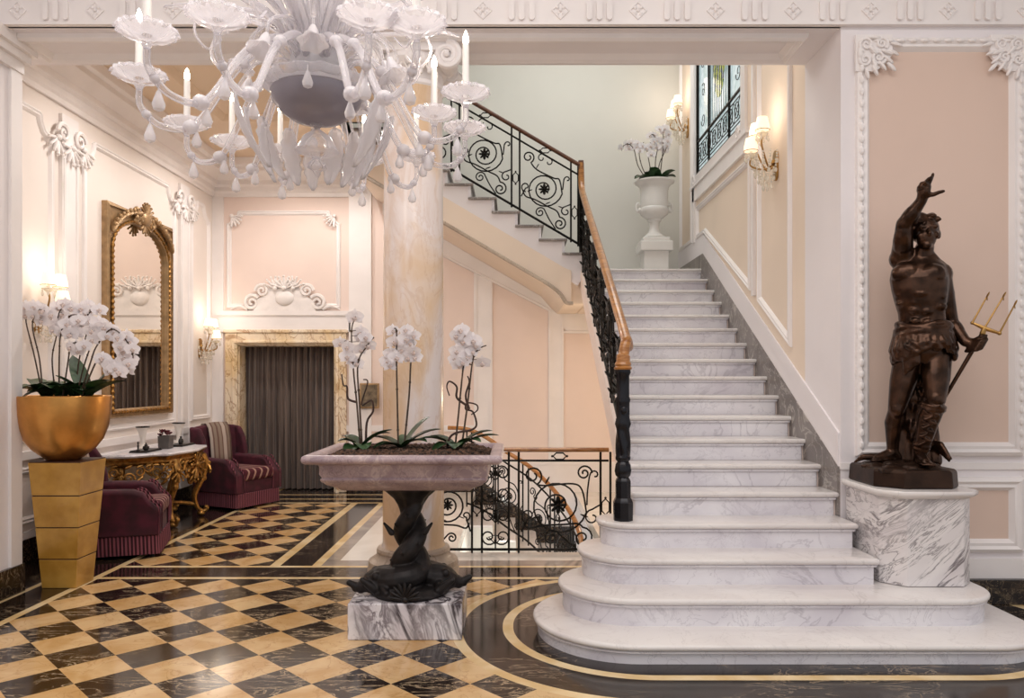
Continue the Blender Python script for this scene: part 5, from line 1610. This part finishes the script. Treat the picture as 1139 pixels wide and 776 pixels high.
# wrap round the hips, knotted drapery and boot
c = MB()
for (y, rx, ry, dz) in ((362, .160, .118, .0), (366, .167, .124, .0), (371, .170, .127, .0), (376, .168, .125, .0)):
    p = S(1027, y); pts = [p + W(.93 * rx * math.cos(a), ry * math.sin(a), .012 * math.sin(3 * a + y)) for a in [2 * PI * i / 28 for i in range(28)]]
    c.tube(pts, .021, 8, True)
for k in range(26):
    a = 2 * PI * k / 26
    t0 = S(1027, 375) + W(.93 * .172 * math.cos(a), .128 * math.sin(a), 0)
    L_ = .11 + .04 * math.sin(2 * a + 1) + R.uniform(-.02, .02) + (.10 if -2.2 < (a - 2 * PI if a > PI else a) < -1.9 else 0)
    t1 = S(1027, 375) + W(.93 * .192 * math.cos(a), .140 * math.sin(a), -L_)
    c.cap(t0, lerp(t0, t1, .55) + Vector((math.cos(a), math.sin(a), 0)) * .008, .022, .026, 8); c.cap(lerp(t0, t1, .55), t1, .026, .014, 8)
    a2 = a + PI / 26; u0 = S(1027, 375) + W(.93 * .160 * math.cos(a2), .118 * math.sin(a2), 0); u1 = S(1027, 375) + W(.93 * .185 * math.cos(a2), .135 * math.sin(a2), -L_ * .85); c.cap(u0, u1, .02, .026, 8)
for (x0_, y0_, x1_, y1_) in ((1008, 384, 1020, 392), (1020, 392, 1035, 386), (1014, 380, 1026, 388), (1028, 388, 1040, 381)): c.cap(S(x0_, y0_, -.145), S(x1_, y1_, -.15), .014, .014, 8)
lc = c.build('loincloth', M['bronze'], stt); remesh(lc, .008, 2)
# drapery falling behind the legs to the ground, giving the figure its support
d_ = MB()
for k in range(9):
    x = 1008 + k * 3.6
    c0 = S(x + 4, 400, .10 + .02 * (k % 2)); c1 = S(x - 2, 450, .11 - .03 * (k % 2)); c2 = S(x - 8 + k * 1.4, 500, .09 + .03 * (k % 2)); c2.z = zg + .01
    d_.cap(c0, c1, .03, .034, 8); d_.cap(c1, c2, .034, .045, 8)
for (s0, s1, s2) in (((1034, 498, .08), (1046, 494, .05), (1058, 510, .0)), ((1030, 500, .10), (1044, 498, .06), (1056, 513, .0)), ((985, 508, .0), (960, 508, -.05), (950, 514, -.05))):
    a, bb, cc = S(*s0), S(*s1), S(*s2); 
    cc.z = max(cc.z, g0 + .012)
    d_.cap(a, bb, .03, .022, 8); d_.cap(bb, cc, .022, .008, 8)
for k in range(16): d_.ell(S(R.uniform(1012, 1030), R.uniform(420, 490), .06), .02, .02, .035)
dr = d_.build('drapery', M['bronze'], stt); remesh(dr, .009, 2)
bt = MB()
dd = (anL - knL).normalized(); ex = dd.cross(Vector((0, 1, 0))).normalized(); ey = dd.cross(ex).normalized()
mid = lerp(knL, anL, .35) + Vector((0, .02, 0))
bt.cap(knL + dd * .05, mid, .064, .068, 16); bt.cap(mid, anL, .066, .043, 16)
for t, r in ((.10, .070), (.16, .071), (.86, .05), (.93, .047)):
    p = lerp(knL, anL, t) + Vector((0, .012, 0)); bt.tube([p + ex * r * math.cos(q) + ey * r * math.sin(q) for q in [2 * PI * i / 18 for i in range(18)]], .010, 6, True)
for k in range(9):
    p = lerp(knL, anL, .16 + .08 * k); s_ = 1 if k % 2 else -1
    bt.cap(p + RZ @ Vector((-.032 * s_, -.058, .018)), p + RZ @ Vector((.032 * s_, -.058, -.018)), .010, .010, 6)
bo_ = bt.build('boot', M['bronze'], stt); remesh(bo_, .0065, 2)
# trident
tp0, tp1 = S(1046, 450, .02), S(1093, 370.5, -.03)
m = MB(); m.tube([tp0, tp1], [.011, .0135], 10); m.ell(tp0, .018); sh = m.build('trident_shaft', M['bronze'], stt)
m = MB(); yt = -.03
cl, cm, cr = S(1081.5, 359, yt), S(1095, 365, yt), S(1111.8, 370.5, yt)
m.tube([cl, cm, cr], [.007, .014, .009], 8); m.cap(tp1, cm, .017, .014); m.ell(cl, .011); m.ell(cr, .013)
for (p, q) in ((cl, S(1098.8, 328, yt)), (cm, S(1117, 328, yt)), (cr, S(1129.5, 337, yt))):
    m.tube([p, q], [.006, .0045], 8); dd = (q - p).normalized()
    m.lathe([(0, -.03), (.013, -.012), (.006, 0), (0, .02)], q, 8) if False else m.ell_dir(q, dd, .022, .011, .006, 8, 6)
    m.cap(q - dd * .012, q - dd * .03 + Vector((.012, 0, -.004)), .005, .003, 6)
th = m.build('trident_head', M['brass'], stt); th['label'] = 'bright brass three-pronged head'
# ------------------------------------------------------------------ glass chandelier
hx, hy = -.90, D(3.85)
ch = thing('glass_chandelier', 'large white glass chandelier with candle arms hanging in front of the beam', 'chandelier', (hx, hy, 5.2))
ch_lights = []
def HP(x, y, z): return Vector((hx + x, hy + y, z))
m = MB(); m.lathe([(0, 2.70), (.05, 2.703), (.11, 2.72), (.165, 2.755), (.198, 2.80), (.208, 2.84), (.20, 2.85), (.188, 2.84), (.16, 2.81), (0, 2.79)], (hx, hy, 0), 40)
m.build('bowl', M['murano_grey'], ch)
m = MB(); m.lathe([(.18, 2.84), (.21, 2.84), (.235, 2.86), (.24, 2.89), (.228, 2.90), (.22, 2.885), (.2, 2.865)], (hx, hy, 0), 40, rib=lambda a, z: .05 * math.sin(a * 14)); m.build('bowl_collar', M['murano'], ch)
m = MB(); m.lathe([(0, 2.80), (.05, 2.82), (.10, 2.87), (.13, 2.95), (.11, 3.03), (.06, 3.07), (.05, 3.12), (.09, 3.17), (.12, 3.25), (.09, 3.34), (.045, 3.38), (.04, 3.6), (.07, 3.64), (.07, 3.7), (.03, 3.74), (.025, 5.0), (.1, 5.1), (.12, 5.2), (0, 5.2)], (hx, hy, 0), 28, rib=lambda a, z: .03 * math.sin(a * 12)); m.build('stem', M['murano_frost'], ch)
m = MB(); m.lathe([(0, 2.71), (.03, 2.70), (.012, 2.68), (.03, 2.665), (.065, 2.64), (.085, 2.60), (.10, 2.575), (.09, 2.57), (.04, 2.565), (.02, 2.54), (.04, 2.52), (.045, 2.50), (.02, 2.485), (.006, 2.46), (0, 2.455)], (hx, hy, 0), 24); m.build('lower_finial', M['murano'], ch)
m = MB(); m.lathe([(0, .02), (.003, .018), (.003, -.004), (.008, -.012), (.016, -.035), (.024, -.058), (.019, -.076), (0, -.085)], (0, 0, 0), 12); drop_me = m.build('drop', M['murano_frost'], None); drop_me.parent = ch; drop_me.location = HP(0.02, -.235, 2.86) - Vector((hx, hy, 5.2))
def child(me, p, parent, rot=None, sc=1.0, name='drop'):
    o = bpy.data.objects.new(name, me); COL.objects.link(o); o.parent = parent; o.location = Vector(p) - BASE[ch.name]
    if rot: o.rotation_euler = rot
    o.scale = (sc, sc, sc); BASE[o.name] = BASE[ch.name]
    return o
drop_me.data  # shared
ZC = 2.75
cups = [(-1.54, 3.45), (-1.60, 4.11), (-1.486, 4.43), (-1.02, 2.89), (-1.28, 4.61), (-.497, 2.89), (-.338, 2.95), (-.37, 3.95), (-.205, 3.67), (-.239, 4.19), (-.54, 4.71), (-.853, 4.81), (-1.32, 3.02)]
# shared cup, candle and flame
m = MB()
m.lathe([(0, -.03), (.012, -.028), (.02, -.01), (.035, .0), (.072, .014), (.098, .032), (.106, .03), (.10, .046), (.07, .028), (.03, .016), (.018, .02), (.018, .055), (.013, .06), (0, .06)], (0, 0, 0), 40, rib=lambda a, z: (.075 * math.sin(a * 16) if z > .012 else 0)); cup_me = m.build('candle_cup', M['murano'], None); 
m = MB(); m.lathe([(0, 0), (.0145, 0), (.0155, .005), (.014, .19), (0, .19)], (0, 0, 0), 14); can_me = m.build('candle', M['candle'], None)
m = MB(); m.lathe([(0, 0), (.009, .004), (.014, .018), (.012, .036), (.005, .056), (0, .066)], (0, 0, 0), 12); fla_me = m.build('flame', M['flame'], None)
protos = (cup_me, can_me, fla_me)
first = True
for i, (x, y) in enumerate(cups):
    y = D(y)
    c = Vector((x, y, ZC)); d = Vector((x - hx, y - hy, 0)); rad = d.length; d.normalize()
    pts = spline([HP(0, 0, 0) + d * .07 + EZ * 2.92, HP(0, 0, 0) + d * .20 + EZ * 3.02, HP(0, 0, 0) + d * (rad * .48) + EZ * 2.88, HP(0, 0, 0) + d * (rad * .70) + EZ * (ZC - .13), HP(0, 0, 0) + d * (rad * .88) + EZ * (ZC - .165), HP(0, 0, 0) + d * (rad * .99) + EZ * (ZC - .10), c - EZ * .028], 6)
    m = MB(); m.tube(pts, [lerp(.017, .0125, k / (len(pts) - 1)) for k in range(len(pts))], 10)
    ar = m.build('arm', M['murano'], ch)
    m = MB()
    k0 = int(len(pts) * .52)
    for q, r in ((k0, .033), (k0 - 8, .028), (len(pts) - 9, .02)):
        m = MB(); m.ell(pts[q], r, r, r * .9); m.build('arm_bead', M['murano_frost'], ar)
    for me, dz, nm in ((cup_me, 0, 'candle_cup'), (can_me, .055, 'candle'), (fla_me, .243, 'flame')):
        if first: o = me; o.parent = ch; o.location = c + EZ * dz - BASE[ch.name]; BASE[o.name] = BASE[ch.name]
        else: o = child(me.data, c + EZ * dz, ch, None, 1.0, nm)
    first = False
    ch_lights.append(c + EZ * .30)
    child(drop_me.data, pts[int(len(pts) * .74)] - EZ * .018, ch, None, 1.0)
    child(drop_me.data, pts[int(len(pts) * .5)] - EZ * .03, ch, None, .9)
# hanging ribbed glass leaves under the bowl and curling fronds above
def frond(L, W, curl, n=12):
    m = MB(); vs = []; fs = []
    for i in range(n + 1):
        t = i / n; w = W * (math.sin(PI * (.1 + .88 * t)) ** .7) * (1 + .16 * math.sin(t * 30))
        z = L * t; x = curl * (t ** 2) * L
        for j in range(-3, 4):
            q = j / 3; vs.append((x - .25 * W * q * q + .004 * (j % 2), w * q, z))
    for i in range(n):
        for j in range(6): fs.append((i * 7 + j, i * 7 + j + 1, (i + 1) * 7 + j + 1, (i + 1) * 7 + j))
    m._add(vs, fs)
    return m
def solid(o, t): s = o.modifiers.new('thick', 'SOLIDIFY'); s.thickness = t; s.offset = 0
fr1 = frond(.36, .055, .30).build('glass_leaf', M['murano_frost'], None, recalc=False); solid(fr1, .005)
use1 = [fr1]
def put(o0, p, rot, name, sc=1.0):
    if use1 and o0 is use1[0]:
        o = o0; use1.pop(); 
    else:
        o = o0.copy(); COL.objects.link(o)
    o.parent = ch; o.location = Vector(p) - BASE[ch.name]; o.rotation_euler = rot; o.scale = (sc, sc, sc)
    return o
for k in range(13):
    a = math.radians(-28 + 236 * k / 12); r = (.36, .26, .31)[k % 3]
    put(fr1, HP(r * math.cos(a), r * math.sin(a), (2.80, 2.72, 2.76)[k % 3]), (0, PI + (.15, -.1, .05)[k % 3], a), 'glass_leaf', (.95, .75, .85)[k % 3])
    m = MB(); m.tube(spline([HP(.12 * math.cos(a), .12 * math.sin(a), 2.90), HP(r * .7 * math.cos(a), r * .7 * math.sin(a), 2.94), HP(r * math.cos(a), r * math.sin(a), (2.79, 2.71, 2.75)[k % 3])], 5), .007, 7); m.build('leaf_stem', M['murano'], ch)
fr2 = frond(.50, .045, .9).build('glass_frond', M['murano'], None, recalc=False); solid(fr2, .005); use1.append(fr2)
for k in range(14):
    a = 2 * PI * k / 14
    put(fr2, HP(.06 * math.cos(a), .06 * math.sin(a), 2.95 + .1 * (k % 2)), (0, .25 + .3 * (k % 2), a), 'glass_frond', 1.0)
fl3 = MB(); fl3.lathe([(0, 0), (.012, .004), (.022, .03), (.03, .06), (.05, .085), (.062, .092), (.058, .088), (.028, .062), (.018, .03), (0, .012)], (0, 0, 0), 36, rib=lambda a, z: (.10 * math.sin(a * 6) if z > .07 else 0))
fl3 = fl3.build('glass_flower', M['murano_frost'], None); use1.append(fl3)
for k in range(12):
    a = 2 * PI * k / 12 + .2; r = (.30, .44, .37)[k % 3]; z = (3.02, 3.10, 2.96)[k % 3]
    st_ = spline([HP(.05 * math.cos(a), .05 * math.sin(a), 2.95), HP(r * .45 * math.cos(a), r * .45 * math.sin(a), z + .14), HP(r * .9 * math.cos(a), r * .9 * math.sin(a), z + .08), HP(r * math.cos(a), r * math.sin(a), z)], 6)
    m = MB(); m.tube(st_, .007, 7); m.build('flower_stem', M['murano'], ch)
    put(fl3, st_[-1], (0, PI - .35, a), 'glass_flower', 1.0)
# big curling glass ribbons rising over the arms
for k in range(13):
    a = 2 * PI * k / 13 + .1; d = Vector((math.cos(a), math.sin(a), 0)); o_ = HP(0, 0, 0)
    c = spline([o_ + d * .06 + EZ * 2.92, o_ + d * .20 + EZ * 3.16, o_ + d * .40 + EZ * (3.22 + .05 * (k % 2)), o_ + d * .52 + EZ * 3.08, o_ + d * .47 + EZ * 2.98, o_ + d * .41 + EZ * 3.03], 6)
    m = MB(); m.tube(c, [lerp(.022, .008, q / (len(c) - 1)) for q in range(len(c))], 8, flat=.45); m.build('glass_ribbon', M['murano'], ch)

# ------------------------------------------------------------------ crystal wall lights (local: wall at x=0, facing +x)
sc_lights = []
def make_sconce(label, loc, rz):
    o = thing('crystal_sconce', label, 'wall light', loc, rz, 'crystal wall lights', local=True)
    m = MB()
    m.prism(arc(0, -.08, .05, 0, 180, 8) + arc(0, -.24, .045, 180, 360, 8), 'yz', 0, .018)
    m.lathe([(0, 0), (.03, 0), (.022, .03), (0, .034)], (.02, 0, -.14), 14); m.build('backplate', M['brass'], o)
    for i, (y, z) in enumerate(((-.085, .09), (.085, .09), (0.0, -.06))):
        ex = (.15, .15, .22)[i]
        m = MB(); m.tube(spline([(.018, 0, -.14), (ex * .5, y * .4, -.19), (ex, y * .85, z - .10), (ex, y, z - .03)], 6), .0075, 8); m.build('arm', M['brass'], o)
        m = MB(); m.lathe([(0, -.04), (.012, -.035), (.04, -.012), (.052, -.004), (.048, .0), (.014, -.006), (.010, .05), (0, .05)], (ex, y, z), 20, rib=lambda a, z: .05 * math.sin(a * 9)); m.build('drip_pan', M['crystal'], o)
        m = MB(); m.lathe([(.058, .025), (.060, .027), (.056, .07), (.042, .135), (.040, .136), (.054, .07)], (ex, y, z), 20); sh_ = m.build('shade', M['lamp_shade'], o)
        m = MB(); m.tube([(ex + .059 * math.cos(a), y + .059 * math.sin(a), z + .027) for a in [2 * PI * q / 18 for q in range(18)]], .003, 5, True); m.build('shade_trim', M['gold'], sh_)
        for q in range(6):
            a = 2 * PI * q / 6
            m = MB(); p = Vector((ex + .05 * math.cos(a), y + .05 * math.sin(a), z - .012)); m.ell(p - EZ * .012, .007, .007, .009, None, 6, 5); m.ell(p - EZ * .038, .011, .007, .018, None, 6, 5); m.build('crystal_drop', M['crystal'], o)
    for (r, z, n) in ((.13, -.07, 9), (.11, -.14, 8), (.08, -.20, 7), (.045, -.26, 5)):
        for q in range(n):
            a = -PI * .55 + PI * 1.1 * q / (n - 1)
            p = Vector((.07 + r * math.cos(a), r * 1.2 * math.sin(a), z))
            m = MB()
            for t in range(3): m.ell(p - EZ * .024 * t, .009, .008, .011, None, 6, 5)
            m.ell(p - EZ * .085, .013, .008, .022, None, 6, 5); m.build('crystal_drop', M['crystal'], o)
    return o
def place(label, loc, rz, src=[None]):
    if src[0] is None: o = src[0] = make_sconce(label, loc, rz)
    else:
        o = copy_tree(src[0]); o.location = loc; o.rotation_euler = (0, 0, rz); o['label'] = label
    d = Vector((math.cos(rz), math.sin(rz), 0))
    sc_lights.append(Vector(loc) + d * .20 + EZ * .20)
place('crystal wall light beside the gilt mirror, partly behind the orchids', (XL, D(7.12), 2.20), 0)
place('crystal wall light in the corner left of the marble doorway', (XL, D(10.82), 2.08), 0)
place('crystal wall light nearest on the stair wall, right of the leaded window', (XR, D(7.12), 3.50), PI)
place('crystal wall light by the urn, left of the leaded window', (XR, D(10.72), 4.90), PI)

# ------------------------------------------------------------------ light
def lamp(name, kind, loc, e, col=(1, .9, .78), size=.05, rot=None, sy=None, spot=None, blend=.6):
    l = bpy.data.lights.new(name, kind); l.energy = e; l.color = col
    if kind == 'AREA':
        l.shape = 'RECTANGLE'; l.size = size; l.size_y = sy or size
    else: l.shadow_soft_size = size
    if kind == 'SPOT': l.spot_size = math.radians(spot or 90); l.spot_blend = blend
    o = bpy.data.objects.new(name, l); COL.objects.link(o); o.location = loc
    if rot: o.rotation_euler = rot
    return o
for i, p in enumerate(ch_lights): lamp('chandelier_light', 'POINT', p + EZ * .02, 1.1, (1, .90, .80), .03)
for p in sc_lights: lamp('sconce_light', 'POINT', p + EZ * .06, 4.6, (1, .87, .74), .22)
lamp('front_room_fill', 'AREA', (0, 1.4, 5.15), 190, (1, .97, .96), 6.0, None, 3.6)  # unseen area lamp added as overhead fill for the front room
lamp('stairwell_fill', 'AREA', (.6, D(8.9), 6.45), 60, (.97, 1, .97), 2.4, None, 2.6)  # added fill from above the stairs, out of view and without a fixture
for (x, y) in ((-2.9, D(7.6)), (-2.0, D(7.6)), (-2.9, D(9.8)), (-2.0, D(9.8))): lamp('side_room_fill', 'SPOT', (x, y, CZ - .03), 60, (1, .94, .89), .04, None, None, 160, .5)  # wide spots added to brighten the side room, no fittings behind them
lamp('under_stair_fill', 'POINT', (1.35, D(9.4), 1.3), 22, (1, .84, .62), .1)  # extra warm lamp added to light the back wall below the landing
lamp('lower_light', 'POINT', (-.1, D(8.6), -.5), 16, (1, .93, .84), .1)
wd = bpy.data.worlds.new('world'); scene.world = wd; wd.use_nodes = True
bgd = wd.node_tree.nodes['Background']; bgd.inputs[0].default_value = (.97, .97, 1.0, 1); bgd.inputs[1].default_value = .68
scene.view_settings.view_transform = 'Standard'; scene.view_settings.look = 'None'; scene.view_settings.gamma = 1.0
scene.view_settings.use_curve_mapping = False; scene.view_settings.exposure = 0.06
scene.cycles.max_bounces = 7; scene.cycles.transparent_max_bounces = 24; scene.cycles.diffuse_bounces = 4; scene.cycles.glossy_bounces = 4
